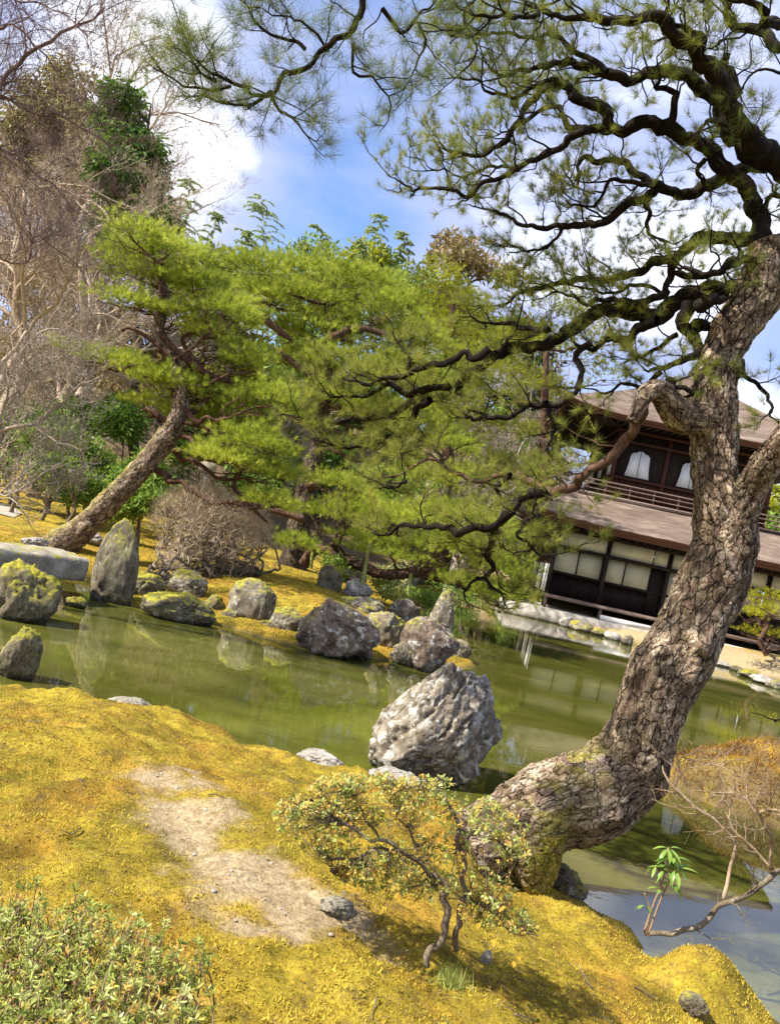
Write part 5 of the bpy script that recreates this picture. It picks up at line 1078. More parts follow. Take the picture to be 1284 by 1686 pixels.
def build_bare_trees():
    g = 'bare winter trees on the left hillside'
    bare_tree(45, 850, 25, 12.5, .28, 1, 'tallest bare tree with a grey trunk at the far left', zb=.6, group=g, trunks=1)
    bare_tree(-70, 860, 21, 10, .22, 2, 'bare twiggy tree cut by the left edge of the picture', group=g)
    bare_tree(120, 820, 27, 7.5, .16, 3, 'bare brown tree behind the leaning pine trunk', group=g, mtw='grey_twig_bark')
    bare_tree(75, 800, 34, 13.5, .24, 4, 'tall bare tree behind the left lawn', group=g)
    bare_tree(245, 790, 29, 5.5, .12, 5, 'low bare tree between the two pines', group=g, mtw='grey_twig_bark')
    bare_tree(-20, 800, 30, 15.5, .3, 6, 'tall bare tree beyond the gravel path', group=g)
    bare_tree(768, 860, 33, 8.0, .20, 7, 'pale trunked bare tree behind the low pine', mtw='pale_twig_bark', minr=.008, trunks=2)
    bare_tree(835, 860, 36, 9.5, .16, 8, 'bare tree with buff twigs left of the pavilion', mtw='pale_twig_bark', minr=.009)
    bare_tree(430, 850, 30, 5, .12, 9, 'small bare tree behind the broad pine trunk', group=g)
    # pale barked tree at the left edge, drawn limb by limb
    r = thing('pale_barked_tree', [float(P(-60, 900, 13)[0]), 13, .45], 'small crooked tree with pale bark reaching in from the left edge', 'tree')
    C3 = lambda pts: [(x/2.469, 480+y/2.469) for x, y in pts]
    rs = np.random.default_rng(3)
    for pts, rr in ((C3([(-160, 860), (-60, 700), (0, 600), (60, 560), (150, 540), (220, 460), (300, 390), (400, 350)]), 9), (C3([(-160, 860), (0, 800), (60, 790), (130, 770), (190, 720), (260, 690)]), 6), (C3([(0, 600), (20, 480), (40, 350), (100, 220), (250, 130)]), 6),
                    (C3([(-40, 660), (60, 440), (90, 330), (160, 290), (250, 280)]), 5), (C3([(150, 540), (190, 480), (160, 420), (210, 380)]), 3), (C3([(60, 790), (110, 720), (170, 660), (200, 620)]), 3)):
        q = smooth_path([list(P(x, y, 12.5))+[rr*.55*12.5/F*(1-.75*i/len(pts))] for i, (x, y) in enumerate(pts)], 40); C = contort(q[:, :3], .06, 2.5, int(rr*10))
        b = Bag(); tube_to(b, C, q[:, 3], 7); k = 16; idx = rs.integers(8, 39, k); T = nrm(np.gradient(C, axis=0))[idx]
        grow(b, C[idx], nrm(T+perp(T)*.8), rs.uniform(.5, 1.1, k), q[idx, 3]*.5, 3, rs, (5, 5, 4), minr=.004, wig=.35); b.out('limb', M['pale_twig_bark'], r)
    # overhanging bare twigs in the upper left corner
    r = thing('overhanging_tree', [float(P(-420, 1000, 9)[0]), 9, .45], 'bare tree whose fine reddish twigs hang into the upper left corner', 'tree')
    for pts, rr, Y in (([(-420, 1000), (-380, 500), (-250, 280), (-60, 190), (0, 120), (70, 68), (120, 40), (165, 15)], 14, 9), ([(-250, 280), (-100, 60), (0, 40), (60, 80), (90, 110)], 7, 9), ([(-250, 280), (-40, 160), (50, 175), (130, 210), (200, 240)], 7, 9.3), ([(-100, 60), (-20, 0), (60, 10), (110, 40), (160, 90)], 5, 8.8),
                        ([(-60, 190), (10, 250), (60, 270), (120, 330), (180, 350)], 5, 9.4), ([(-250, 300), (-60, 380), (20, 420), (80, 400), (150, 440)], 6, 10)):
        q = smooth_path([list(P(x, y, Y))+[rr*.42*Y/F*(1-.8*i/len(pts))] for i, (x, y) in enumerate(pts)], 50); C = contort(q[:, :3], .09, 2.5, int(rr*10)+int(Y))
        b = Bag(); tube_to(b, C, q[:, 3], 7); k = 44; idx = rs.integers(14, 49, k); T = nrm(np.gradient(C, axis=0))[idx]
        grow(b, C[idx], nrm(T+perp(T)*.8+[0, 0, .2]), rs.uniform(.4, 1.0, k), q[idx, 3]*.45, 3, rs, (6, 5, 5), minr=.0017, wig=.3); b.out('limb', M['reddish_twig_bark'], r)
    # little crooked trees on the left lawn
    for i, (x, y, lb) in enumerate(((72, 845, 'small crooked bare tree on the left lawn beside the gravel path'), (118, 845, 'little dark stemmed tree just left of the leaning trunk'), (20, 840, 'small bare tree on the lawn at the left edge'))):
        bare_tree(x, y, 18.5, 2.2, .055, 70+i, lb, mtw='shrub_stem_bark', group='small bare trees on the lawn', nch=(5, 5, 4, 4), levels=4, minr=.005)
build_bare_trees()

# ------------------------------------------------------------------ leafy trees, forest, bamboo
def leaf_tree(px, py, Y, clumps, label, mt, n, L, w, seed, trunk_r=.2, name='tree', group=None, cat='tree', droop=.0, mode='out', barkm='dark_trunk_bark', zb=None, stems=1):
    rs = np.random.default_rng(seed); b = P(px, py, Y); b[2] = (gz(b[0], b[1]) if zb is None else zb)-.05
    r = thing(name, b, label, cat, group)
    cs = [(P(x, y, (q[0] if q else Y)+rs.normal()*Y*.02), rx*Y/F, ry*Y/F) for x, y, rx, ry, *q in clumps]
    top = max(c[0][2] for c in cs); cx = sum(c[0][0] for c in cs)/len(cs); cy = sum(c[0][1] for c in cs)/len(cs)
    t = Bag(); C = smooth_path(np.array([b, [b[0]*.6+cx*.4, b[1]*.6+cy*.4, b[2]*.6+top*.4], [cx, cy, top]]), 20); C = contort(C, .15*trunk_r/.2, .8, seed)
    tube_to(t, C, trunk_r*(1-np.linspace(0, 1, 20)*.85), 8)
    for c, A, B in cs:
        j = int(np.argmin(np.abs(C[:, 2]-(c[2]-A*.6)))); pth = contort(smooth_path(np.array([C[j], (C[j]+c)/2+[0, 0, -.05], c]), 12), .1, 2, seed+j); tube_to(t, pth, np.linspace(trunk_r*.3, trunk_r*.06+.004, 12), 5)
    t.out('trunk', M[barkm], r)
    lf = Bag(); tot = sum(A*B for _, A, B in cs)
    for i, (c, A, B) in enumerate(cs):
        k = int(n*A*B/tot); D = rand_dirs(k); lump = 1+.38*vnoise(D*2.3+i*5.7, seed)+.25*vnoise(D*6.1+i, seed+1); rad = rs.random(k)**.38
        Pn = c+D*(rad*lump)[:, None]*[A, A, B]
        keep = vnoise(Pn*(1.6/max(A, .3)*1.5), seed+5)+rs.normal(size=k)*.25 > -.28; Pn, D = Pn[keep], D[keep]; k = len(Pn)
        if mode == 'droop': dd = nrm(D*[1, 1, .3]+rs.normal(size=(k, 3))*.45+[0, 0, -.7])
        elif mode == 'spray': dd = nrm(D*[1, 1, .2]+rs.normal(size=(k, 3))*.5+[0, 0, -.1])
        else: dd = nrm(D*.5+rs.normal(size=(k, 3))*.8+[0, 0, .2])
        tn = np.clip(.5+.35*vnoise(Pn*(1.2/max(A, .3)), seed+3)+rs.normal(size=k)*.16, 0, 1); leaves(lf, Pn, dd, L, w, tn)
    lf.out('foliage', M[mt], r, smooth=False); return r

def build_leafy():
    # dark cedar and its neighbours on the left
    leaf_tree(215, 800, 27, [(205, 165, 34, 30), (195, 210, 44, 30), (225, 245, 48, 32), (190, 280, 44, 32), (238, 300, 46, 34), (205, 340, 44, 30), (250, 360, 40, 34), (215, 400, 60, 40)], 'tall dark green cedar rising above the leaning pine', 'cedar_foliage', 26000, .30, .09, 1, .22, 'cedar_tree', mode='droop')
    leaf_tree(90, 800, 40, [(60, 165, 40, 34), (120, 140, 46, 34), (95, 200, 56, 34), (150, 205, 36, 30), (60, 240, 50, 30), (120, 255, 50, 30), (30, 215, 36, 40), (20, 290, 50, 44), (90, 310, 60, 44), (150, 320, 40, 44)], 'brownish green cedar behind the bare trees at far left', 'olive_brown_foliage', 26000, .42, .12, 2, .3, 'cedar_tree', mode='droop')
    leaf_tree(745, 800, 44, [(738, 400, 26, 18), (765, 408, 22, 16), (722, 420, 18, 14), (750, 430, 34, 16), (790, 440, 30, 20), (830, 450, 30, 20)], 'rust brown topped tree on the skyline left of the branches', 'brown_foliage', 2600, .5, .16, 3, .25, 'brown_tree')
    leaf_tree(868, 880, 38, [(865, 560, 32, 50), (880, 620, 36, 50), (862, 680, 36, 50), (890, 730, 36, 40), (850, 760, 40, 40), (915, 680, 30, 40), (905, 790, 30, 50)], 'dark ivy clad conifer between the bare trees and the pavilion', 'cedar_foliage', 9000, .42, .14, 4, .3, 'conifer_tree', mode='droop')
    # bamboo plumes on the skyline
    pl = [(312, 318, 300, 450, 36), (345, 370, 350, 450, 28), (440, 350, 430, 460, 46), (405, 400, 410, 470, 30), (537, 398, 540, 460, 32), (620, 375, 612, 460, 34), (600, 420, 590, 470, 28), (672, 408, 668, 470, 32), (650, 430, 645, 475, 26), (285, 360, 280, 450, 34), (500, 420, 498, 465, 24), (700, 440, 700, 490, 26)]
    for i, (x, y, bx, by, wd) in enumerate(pl):
        y -= 20; wd *= 1.5
        Y = 42+(i % 3)*1.5; rs = np.random.default_rng(500+i); a = P(bx, by+260, Y); a[2] = gz(a[0], a[1])-.1; e = P(x, y, Y); mid = P(bx, by-10, Y)
        r = thing('bamboo', a, ['feathery bamboo plume on the skyline, leftmost beside the dark cedar', 'thin grey bamboo tip right of the leftmost plume', 'tallest pale bamboo plume above the gap between the pines', 'low bamboo tip left of the tallest plume', 'bamboo plume above the middle of the broad pine', 'slim upright bamboo plume above the right of the broad pine', 'short bamboo tip left of the slim upright plume', 'bamboo plume beside the rust brown tree', 'low bamboo tip between two taller plumes', 'bamboo plume touching the dark cedar', 'tiny bamboo tip above the broad pine crown', 'bamboo tip at the right end of the skyline row'][i], 'bamboo', 'bamboo plumes on the skyline')
        C = smooth_path(np.array([a, (a+mid)/2, mid, mid*.45+e*.55, e+np.array([rs.uniform(-.5, .5), 0, 0])]), 60); t = Bag(); tube_to(t, C, np.linspace(.06, .008, 60), 5); t.out('culm', M['bamboo_pole'], r)
        lf = Bag(); s = wd*Y/F; k = 4600; f = rs.random(k)**.8; j = np.minimum((22+f*37).astype(int), 59); az = rs.uniform(0, 6.28, k); fr = rs.random(k)
        # leaves sit along drooping side sprays
        ns_ = 70; sj = 60-1-(rs.random(ns_)**1.5*30).astype(int); saz = rs.uniform(0, 6.28, ns_); sl_ = s*rs.uniform(.45, 1.1, ns_)*(1.25-.9*(sj-29)/30.)
        q = rs.integers(0, ns_, k); u = rs.random(k); dirv = np.stack([np.cos(saz[q]), np.sin(saz[q]), np.full(k, .45)], 1)
        Pn = C[sj[q]]+dirv*(sl_[q]*u)[:, None]; Pn[:, 2] -= (u**2)*sl_[q]*.55; dd = nrm(dirv*[1, 1, 0]+rs.normal(size=(k, 3))*.35+[0, 0, -.5*1.]-np.array([0, 0, 1.])*u[:, None]*.4)
        leaves(lf, Pn, dd, .22, .05, np.clip(rs.normal(.55, .2, k), 0, 1)); lf.out('foliage', M['bamboo_leaves'], r, smooth=False)
    # woodland on the slope behind
    fr = [(350, 525, 70, 46, 40, 'brown_foliage'), (420, 620, 70, 60, 40, 'olive_needles'), (300, 470, 70, 45, 44, 'broad_leaves'), (380, 450, 60, 34, 46, 'olive_needles'), (470, 480, 80, 50, 46, 'broad_leaves'), (570, 480, 70, 50, 45, 'olive_needles'), (660, 480, 60, 45, 45, 'broad_leaves'), (740, 510, 70, 60, 47, 'olive_needles'),
          (350, 600, 90, 70, 42, 'brown_foliage'), (230, 640, 80, 60, 38, 'brown_foliage'), (480, 640, 90, 60, 38, 'broad_leaves'), (620, 650, 90, 70, 38, 'cedar_foliage'), (740, 660, 80, 80, 40, 'cedar_foliage'), (110, 620, 90, 70, 40, 'brown_foliage'), (10, 600, 90, 80, 40, 'brown_foliage'), (20, 430, 90, 80, 46, 'brown_foliage'), (150, 460, 90, 80, 46, 'brown_foliage'), (260, 560, 70, 60, 44, 'brown_foliage'),
          (830, 700, 60, 70, 44, 'broad_leaves'), (800, 560, 60, 60, 46, 'olive_needles'), (660, 800, 90, 50, 36, 'broad_leaves'), (800, 850, 80, 50, 36, 'broad_leaves'), (880, 900, 50, 40, 38, 'broad_leaves'), (520, 780, 80, 50, 34, 'cedar_foliage'), (400, 720, 70, 50, 34, 'cedar_foliage'), (1300, 850, 60, 26, 60, 'broad_leaves'), (1240, 830, 50, 20, 62, 'olive_needles'), (1350, 840, 60, 40, 60, 'broad_leaves')]
    FL = ['between the crowns of the two pines', 'low between the crowns of the two pines', 'under the leftmost bamboo plume', 'on the skyline left of the broad pine', 'behind the left part of the broad pine crown', 'behind the middle of the broad pine crown', 'behind the right part of the broad pine crown', 'under the rust brown topped tree',
          'seen between the leaning pine and the broad pine', 'behind the upper trunk of the leaning pine', 'behind the left limb of the broad pine', 'behind the right limb of the broad pine', 'behind the background pine trunk', 'behind the left lawn shrubs', 'low at the left edge behind the lawn', 'at the left edge halfway up the picture', 'left of the leaning pine top', 'behind the red limbs of the leaning pine',
          'behind the pale trunked bare tree', 'high behind the background pine', 'low behind the low pine', 'low behind the two pale trunks', 'beside the left wall of the pavilion', 'low behind the dark pine trunk', 'behind the wooden sign', 'far off at the right edge behind the pavilion', 'far off just behind the pavilion roof at right', 'beyond the right edge behind the pavilion']
    for i, (x, y, rx, ry, Y, mt) in enumerate(fr):
        rs = np.random.default_rng(900+i); cl = [(x+rs.normal()*rx*.5, y+rs.normal()*ry*.45, rx*rs.uniform(.45, .7), ry*rs.uniform(.45, .7)) for _ in range(6)]
        lb = {'broad_leaves': 'green broadleaf tree', 'olive_needles': 'olive green tree', 'brown_foliage': 'brown leaved winter tree', 'cedar_foliage': 'dark evergreen tree'}[mt]
        pos = ('behind the low far-off trees right of the pavilion' if x > 1200 else 'left of the pavilion' if x > 780 else 'behind the background pine' if x > 700 else 'behind the broad pine' if x > 430 else 'behind the leaning pine' if x > 200 else 'behind the bare trees at left')
        leaf_tree(x, min(y+250, 860), Y, cl, f'{lb} {FL[i]}', mt, 5200, .42, .17, 900+i, .22, 'forest_tree', lb+'s in the woodland '+pos, droop=.2)
    # evergreen shrubs behind the left lawn
    sh = [(28, 745, 46, 34, 21, 'broad_leaves'), (95, 735, 50, 34, 22, 'broad_leaves'), (160, 755, 50, 38, 21, 'broad_leaves'), (210, 780, 44, 38, 20, 'broad_leaves'), (120, 790, 40, 28, 19.5, 'broad_leaves'), (232, 830, 34, 24, 18, 'broad_leaves'), (215, 700, 40, 36, 25, 'cedar_foliage'), (330, 745, 46, 34, 27, 'cedar_foliage'), (60, 690, 50, 34, 26, 'cedar_foliage'), (400, 790, 40, 30, 27, 'broad_leaves'), (150, 690, 44, 30, 26, 'cedar_foliage')]
    lbs = ['light green shrub at the left edge behind the lawn', 'light green shrub above the gravel path end', 'leafy green shrub left of the leaning trunk', 'leafy shrub right behind the leaning trunk', 'low leafy shrub beside the little crooked trees', 'small green bush under the leaning trunk', 'dark evergreen shrub behind the leaning trunk top', 'dark evergreen bush behind the wooden sign', 'dark evergreen bush at left beneath the bare trees', 'green bush behind the twiggy dome shrub', 'dark bush among bare trunks at left']
    for i, (x, y, rx, ry, Y, mt) in enumerate(sh):
        rx *= 1.35; ry *= 1.3
        rs = np.random.default_rng(950+i); cl = [(x+rs.normal()*rx*.45, y+rs.normal()*ry*.4, rx*rs.uniform(.45, .65), ry*rs.uniform(.45, .65)) for _ in range(5)]
        leaf_tree(x, y+40, Y, cl, lbs[i], mt, 6500, .15, .07, 950+i, .06, 'evergreen_shrub', 'evergreen shrubs behind the lawn', 'shrub', barkm='shrub_stem_bark')
    for i, (x, y, rx, ry, Y, lb) in enumerate(((555, 935, 40, 20, 18.6, 'low green bush at the foot of the dark pine trunk'), (625, 972, 40, 18, 18.5, 'low leafy plant between the bamboo props'), (700, 985, 40, 16, 19.5, 'low greenery on the back channel bank'), (850, 975, 30, 20, 30, 'clipped bush left of the pavilion'), (760, 965, 50, 22, 27, 'green bank shrub behind the low pine'), (640, 940, 60, 20, 26, 'green bank shrub across the back channel'))):
        rs = np.random.default_rng(980+i); cl = [(x+rs.normal()*rx*.45, y+rs.normal()*ry*.4, rx*.55, ry*.55) for _ in range(4)]
        leaf_tree(x, y+16, Y, cl, lb, 'azalea_leaves' if i in (1,) else 'broad_leaves', 2200, .10, .045, 980+i, .03, 'low_shrub', None, 'shrub', barkm='shrub_stem_bark')
build_leafy()

# ------------------------------------------------------------------ twiggy dome shrub on the far bank
def build_dome():
    rs = np.random.default_rng(12); Y = 15.5; r = thing('bare_dome_shrub', G(300, 945, .35), 'rounded leafless shrub with a dense brown dome of fine twigs behind the rocks', 'shrub')
    b = Bag(); ce = P(348, 868, Y); A, H = 105*Y/F, 74*Y/F
    stems = [(265, 948, 13.6), (262, 935, 13.8), (300, 932, 14.6), (318, 930, 14.8), (372, 925, 15.6), (382, 922, 15.6), (432, 908, 16), (345, 925, 15), (410, 915, 15.8)]
    S, D, L, R = [], [], [], []
    for i, (x, y, YY) in enumerate(stems):
        a = P(x, y, YY); a[2] = gz(a[0], a[1])-.03
        for q in range(5):
            e = ce+np.array([(x-348)/105*A*.55+rs.normal()*A*.3, rs.normal()*A*.3, rs.uniform(-.4, .35)*H]); m = (a+e)/2+rs.normal(size=3)*.15
            C = contort(smooth_path(np.array([a, a+[0, 0, .15], m, e]), 26), .17, 3.2, i*9+q); tube_to(b, C, np.linspace(.034, .012, 26), 6, .4)
            idx = rs.integers(8, 26, 12); T = nrm(np.gradient(C, axis=0))[idx]; S.append(C[idx]); D.append(nrm(T*.5+perp(T)+[0, 0, .25])); L.append(rs.uniform(.25, .5, 12)); R.append(np.full(12, .010))
    b.out('stems', M['shrub_stem_bark'], r)
    t = Bag(); grow(t, np.vstack(S), np.vstack(D), np.concatenate(L), np.concatenate(R)*.8, 2, rs, (5, 4), wig=.5, up=.1, minr=.003, ribbon_last=True)
    n = 6500; d = rand_dirs(n); d[:, 2] = np.where(d[:, 2] < -.25, -d[:, 2], d[:, 2]); rad = .72+.30*rs.random(n)**.6; q = ce+d*rad[:, None]*[A, A*.9, H]*(1+.08*vnoise(d*3, 4))[:, None]
    dr = nrm(d*[.8, .8, .6]+rs.normal(size=(n, 3))*.45+[0, 0, .35]); grow(t, q-dr*.12, dr, np.full(n, .22)*rs.uniform(.6, 1.2, n), np.full(n, .0032), 0, rs, minr=.003)
    t.out('twigs', M['tan_twig_bark'], r)
build_dome()

# ------------------------------------------------------------------ near shrubs
LEAFM = {}
def leaf_part(parent, p, d, L, w, mname, tint, name='leaf', curl=.25):
    key = (mname, round(tint*4), round(L*200))
    if key not in LEAFM:
        prof = [(0, .05), (.25, .75), (.5, 1), (.75, .72), (1, .02)]; V, Fq = [], []
        for i, (t, k) in enumerate(prof):
            z = -curl*t*t*L; V += [(-w*.5*k, t*L, z+.12*w*k), (0, t*L, z), (w*.5*k, t*L, z+.12*w*k)]
            if i: a = (i-1)*3; Fq += [[a, a+1, a+4, a+3], [a+1, a+2, a+5, a+4]]
        LEAFM[key] = mesh(name, V, np.array(Fq), M[mname], attrs={'tint': np.full(len(V), round(tint*4)/4)})
    o = link(name, LEAFM[key], parent); y = Vector(d).normalized(); x = y.cross(Vector((0, 0, 1)));
    x = x.normalized() if x.length > .05 else Vector((1, 0, 0)); z = x.cross(y); w0 = Vector(wloc(parent))
    o.matrix_local = Matrix.Translation(Vector(p)-w0) @ Matrix((x, y, z)).transposed().to_4x4(); return o
def rosettes(root, pts, dirs, k, L, w, mname, rs, limit=300, spread=1.0, tintf=None):
    """leaves in whorls: the nearest ones are parts of their own, the rest one mesh"""
    n = len(pts); Pn = np.repeat(pts, k, 0)+rs.normal(size=(n*k, 3))*.003; T = np.repeat(dirs, k, 0)
    az = np.tile(np.arange(k)*2.39996, n)+np.repeat(rs.uniform(0, 6.28, n), k); a = nrm(np.cross(T, [0.3, .2, 1.])); b = np.cross(T, a)
    dd = nrm(T*rs.uniform(.25, .9, (n*k, 1))+spread*(np.cos(az)[:, None]*a+np.sin(az)[:, None]*b)); tn = np.clip(np.repeat(rs.uniform(.1, .9, n), k)+rs.normal(size=n*k)*.12, 0, 1)
    if tintf is not None: tn = np.clip(tn+tintf(Pn), 0, 1)
    order = np.argsort(np.linalg.norm(Pn-CAM, axis=1)); near = order[:limit]; far = order[limit:]
    for i in near: leaf_part(root, Pn[i], dd[i], L, w, mname, float(tn[i]))
    bg = Bag(); i = far; m = len(i); s = perp(dd[i]); up = np.cross(dd[i], s); l = L*rs.uniform(.7, 1.1, (m, 1)); p = Pn[i]; d = dd[i]
    V = np.stack([p, p+d*l*.35+s*w*.45+up*w*.1, p+d*l*.7+s*w*.38-up*l*.05, p+d*l-up*l*.18, p+d*l*.7-s*w*.38-up*l*.05, p+d*l*.35-s*w*.45+up*w*.1], 1).reshape(-1, 3)
    bg.add(V, (np.arange(m)[:, None, None]*6+np.array([[[0, 1, 2, 5], [5, 2, 3, 4]]])).reshape(-1, 4), np.repeat(tn[i], 6)); o = bg.out('leaves', M[mname], root, smooth=False); o['kind'] = 'stuff'

def build_near_shrubs():
    rs = np.random.default_rng(77)
    # clipped azalea in the lower left corner
    b0 = G(110, 1740, .5); r = thing('azalea_shrub', b0, 'low fresh green azalea shrub filling the lower left corner', 'shrub')
    b = Bag(); tips, td = [], []
    for i in range(520):
        px = rs.uniform(-60, 330); ty = 1478+.18*abs(px-60)*(px > 60)+max(0, px-200)*.55+rs.normal()*10; ty += rs.random()**1.1*230 + 26*vnoise(np.array([[px*.022, 0., 0.]]), 8)[0]
        if ty > 1760: continue
        Y = 2.32-.62*(ty-1460)/260+rs.normal()*.04; e = P(px, ty, Y); a = np.array([e[0]+rs.normal()*.05, e[1]+rs.normal()*.05, max(gz(e[0], e[1])-.01, e[2]-rs.uniform(.14, .24))]); e = e+np.array([rs.normal()*.012, 0, 0])
        C = contort(smooth_path(np.array([a, (a+e)/2+rs.normal(size=3)*.012, e]), 8), .012, 12, i); tube_to(b, C, np.linspace(.0030, .0014, 8), 4, .5); T = nrm(C[-1]-C[-3]); 
        for f in (7, 5, 4): tips.append(C[f]+rs.normal(size=3)*.004); td.append(nrm(T+rs.normal(size=3)*.25))
    for q in ((62, 1452), (228, 1508), (272, 1520), (150, 1500)):
        e = P(q[0], q[1], 2.25); a = e-np.array([rs.normal()*.02, 0, .16]); C = smooth_path(np.array([a, (a+e)/2, e]), 6); tube_to(b, C, np.linspace(.003, .0014, 6), 4); tips += [e, e-[0, 0, .015]]; td += [nrm(np.array([0., 0, 1]))]*2
    b.out('stems', M['trunk_brown_bark'], r); tips, td = np.array(tips), np.array(td); s = rs.random(len(tips)) < .75
    rosettes(r, tips[s], td[s], 9, .024, .0062, 'azalea_leaves', rs, 225, spread=.8); rosettes(r, tips[~s], td[~s], 8, .022, .006, 'azalea_autumn_leaves', rs, 75, spread=.8)
    # azalea bush in the middle foreground
    b0 = G(715, 1590, .45); r = thing('azalea_bush', b0, 'open azalea bush with two crooked stems and yellow and orange leaves in the middle foreground', 'shrub')
    Y = 2.95; b = Bag(); SK = []
    for pts in ([(703, 1592, 11), (700, 1560, 11), (712, 1520, 12), (726, 1482, 12), (722, 1455, 10), (700, 1430, 8)], [(752, 1565, 10), (742, 1530, 9), (752, 1505, 9), (766, 1480, 9), (757, 1440, 8), (752, 1400, 8), (757, 1365, 7)],
                [(722, 1455, 8), (690, 1418, 7), (660, 1400, 7), (625, 1385, 6), (595, 1368, 5), (560, 1350, 3)], [(660, 1400, 6), (600, 1400, 5), (565, 1405, 5), (550, 1420, 4)], [(545, 1434, 5), (575, 1425, 4), (600, 1412, 5), (625, 1400, 5)],
                [(757, 1365, 6), (790, 1382, 5), (830, 1400, 4), (850, 1420, 3)], [(757, 1365, 5), (740, 1330, 4), (700, 1310, 3), (650, 1300, 2)], [(595, 1368, 4), (560, 1340, 3), (520, 1320, 2), (490, 1320, 2)], [(752, 1400, 4), (790, 1350, 3), (820, 1340, 2)], [(766, 1480, 4), (800, 1490, 3), (840, 1510, 2), (880, 1520, 2)],
                [(625, 1385, 4), (610, 1340, 3), (580, 1300, 2)], [(690, 1418, 4), (670, 1360, 3), (640, 1320, 2)]):
        w = rs.normal()*.10 if pts[0][1] < 1560 else 0; q = smooth_path([list(P(x, y, Y+w*min(i, 3)/3+(-.03 if pts[0][0] == 703 else 0)))+[rr*Y/F*.85] for i, (x, y, rr) in enumerate(pts)], 26); C = contort(q[:, :3], .022, 11, len(SK)); tube_to(b, C, q[:, 3]*.6*(1+.15*vnoise(C*60, 3)), 8); SK.append(C)
    SKp = np.vstack(SK[2:]); tips, td = [], []
    cl = [(500, 1330, 40, 26), (555, 1310, 50, 26), (620, 1300, 56, 22), (580, 1350, 50, 26), (520, 1370, 44, 20), (660, 1340, 56, 26), (700, 1320, 44, 26), (780, 1340, 50, 30), (830, 1370, 44, 30), (475, 1350, 30, 20), (540, 1390, 44, 20), (610, 1285, 60, 12), (700, 1290, 50, 12), (740, 1390, 44, 30), (660, 1400, 60, 26), (600, 1420, 54, 22), (700, 1460, 54, 26), (640, 1460, 40, 20), (780, 1450, 44, 26), (800, 1500, 44, 26), (860, 1520, 24, 20), (845, 1400, 26, 20), (560, 1290, 40, 14), (590, 1440, 30, 18), (820, 1470, 30, 26)]
    for (x, y, rx, ry) in cl:
        for q in range(40):
            a_, rd = rs.uniform(0, 6.28), math.sqrt(rs.random()); e = P(x+rx*rd*math.cos(a_), y+ry*rd*math.sin(a_), Y+rs.normal()*.10); j = np.argsort(np.linalg.norm(SKp-e, axis=1))[rs.integers(0, 4)]; s = SKp[j]
            C = contort(smooth_path(np.array([s, s*.5+e*.5+[0, 0, -.01], e]), 7), .012, 10, int(x+q)); tube_to(b, C, np.linspace(.0020, .0010, 7), 3); tips.append(e); td.append(nrm(nrm(C[-1]-C[-3])+[0, 0, .7]))
            if q % 3: tips.append(C[4]+rs.normal(size=3)*.01); td.append(nrm(rs.normal(size=3)+[0, 0, 1]))
    b.out('stems', M['shrub_stem_bark'], r); tips, td = np.array(tips), np.array(td); s = rs.random(len(tips)) < .52
    rosettes(r, tips[s], td[s], 6, .018, .008, 'azalea_leaves', rs, 150); rosettes(r, tips[~s], td[~s], 6, .017, .008, 'azalea_autumn_leaves', rs, 150)
    for (x, y) in ((832, 1492), (755, 1485), (790, 1520), (812, 1560), (850, 1575), (655, 1470), (846, 1583), (800, 1545)): leaf_part(r, P(x, y, 2.8), nrm(rs.normal(size=3)+[0, -.6, .1]), .035, .016, 'orange_leaf', .5)
    # leafy sapling at the water's edge
    b0 = P(1062, 1528, 3.95); r = thing('leafy_sapling', b0, 'young sapling with long glossy green leaves growing at the waterline right of the pine', 'sapling'); b = Bag(); rt = []
    for pts in ([(1060, 1535), (1075, 1490), (1090, 1450), (1100, 1395)], [(1066, 1538), (1080, 1500), (1092, 1470), (1112, 1430)], [(1062, 1540), (1070, 1500), (1060, 1470)], [(1090, 1465), (1083, 1440), (1078, 1425)]):
        q = smooth_path([P(x, y, 3.9) for x, y in pts], 14); tube_to(b, q, np.linspace(.007, .003, 14), 6); rt.append(q)
    b.out('stems', M['trunk_brown_bark'], r)
    for (x, y, k, L) in ((1100, 1396, 9, .085), (1106, 1412, 8, .09), (1112, 1430, 8, .095), (1096, 1430, 6, .08), (1080, 1425, 5, .06), (1108, 1455, 5, .08), (1062, 1490, 5, .05), (1085, 1462, 3, .05)):
        for q in range(k):
            az = q*2.4+x; d = nrm(np.array([math.cos(az), math.sin(az)*.8-.2, rs.uniform(-.75, .45)])); leaf_part(r, P(x, y, 3.9)+d*.01, d, L*rs.choice([.8, 1.0]), L*.26, 'sapling_leaves', rs.choice([.5, .75, 1.0]), curl=.35)
    # bare shrub reaching over the water at the right
    r = thing('bare_shore_shrub', P(1070, 1535, 4.0), 'leafless shrub with smooth crooked branches arching over the water at the right edge', 'shrub')
    c4 = lambda pts: [(780+x/2.548, 1080+y/2.548, rr/2.548) for x, y, rr in pts]
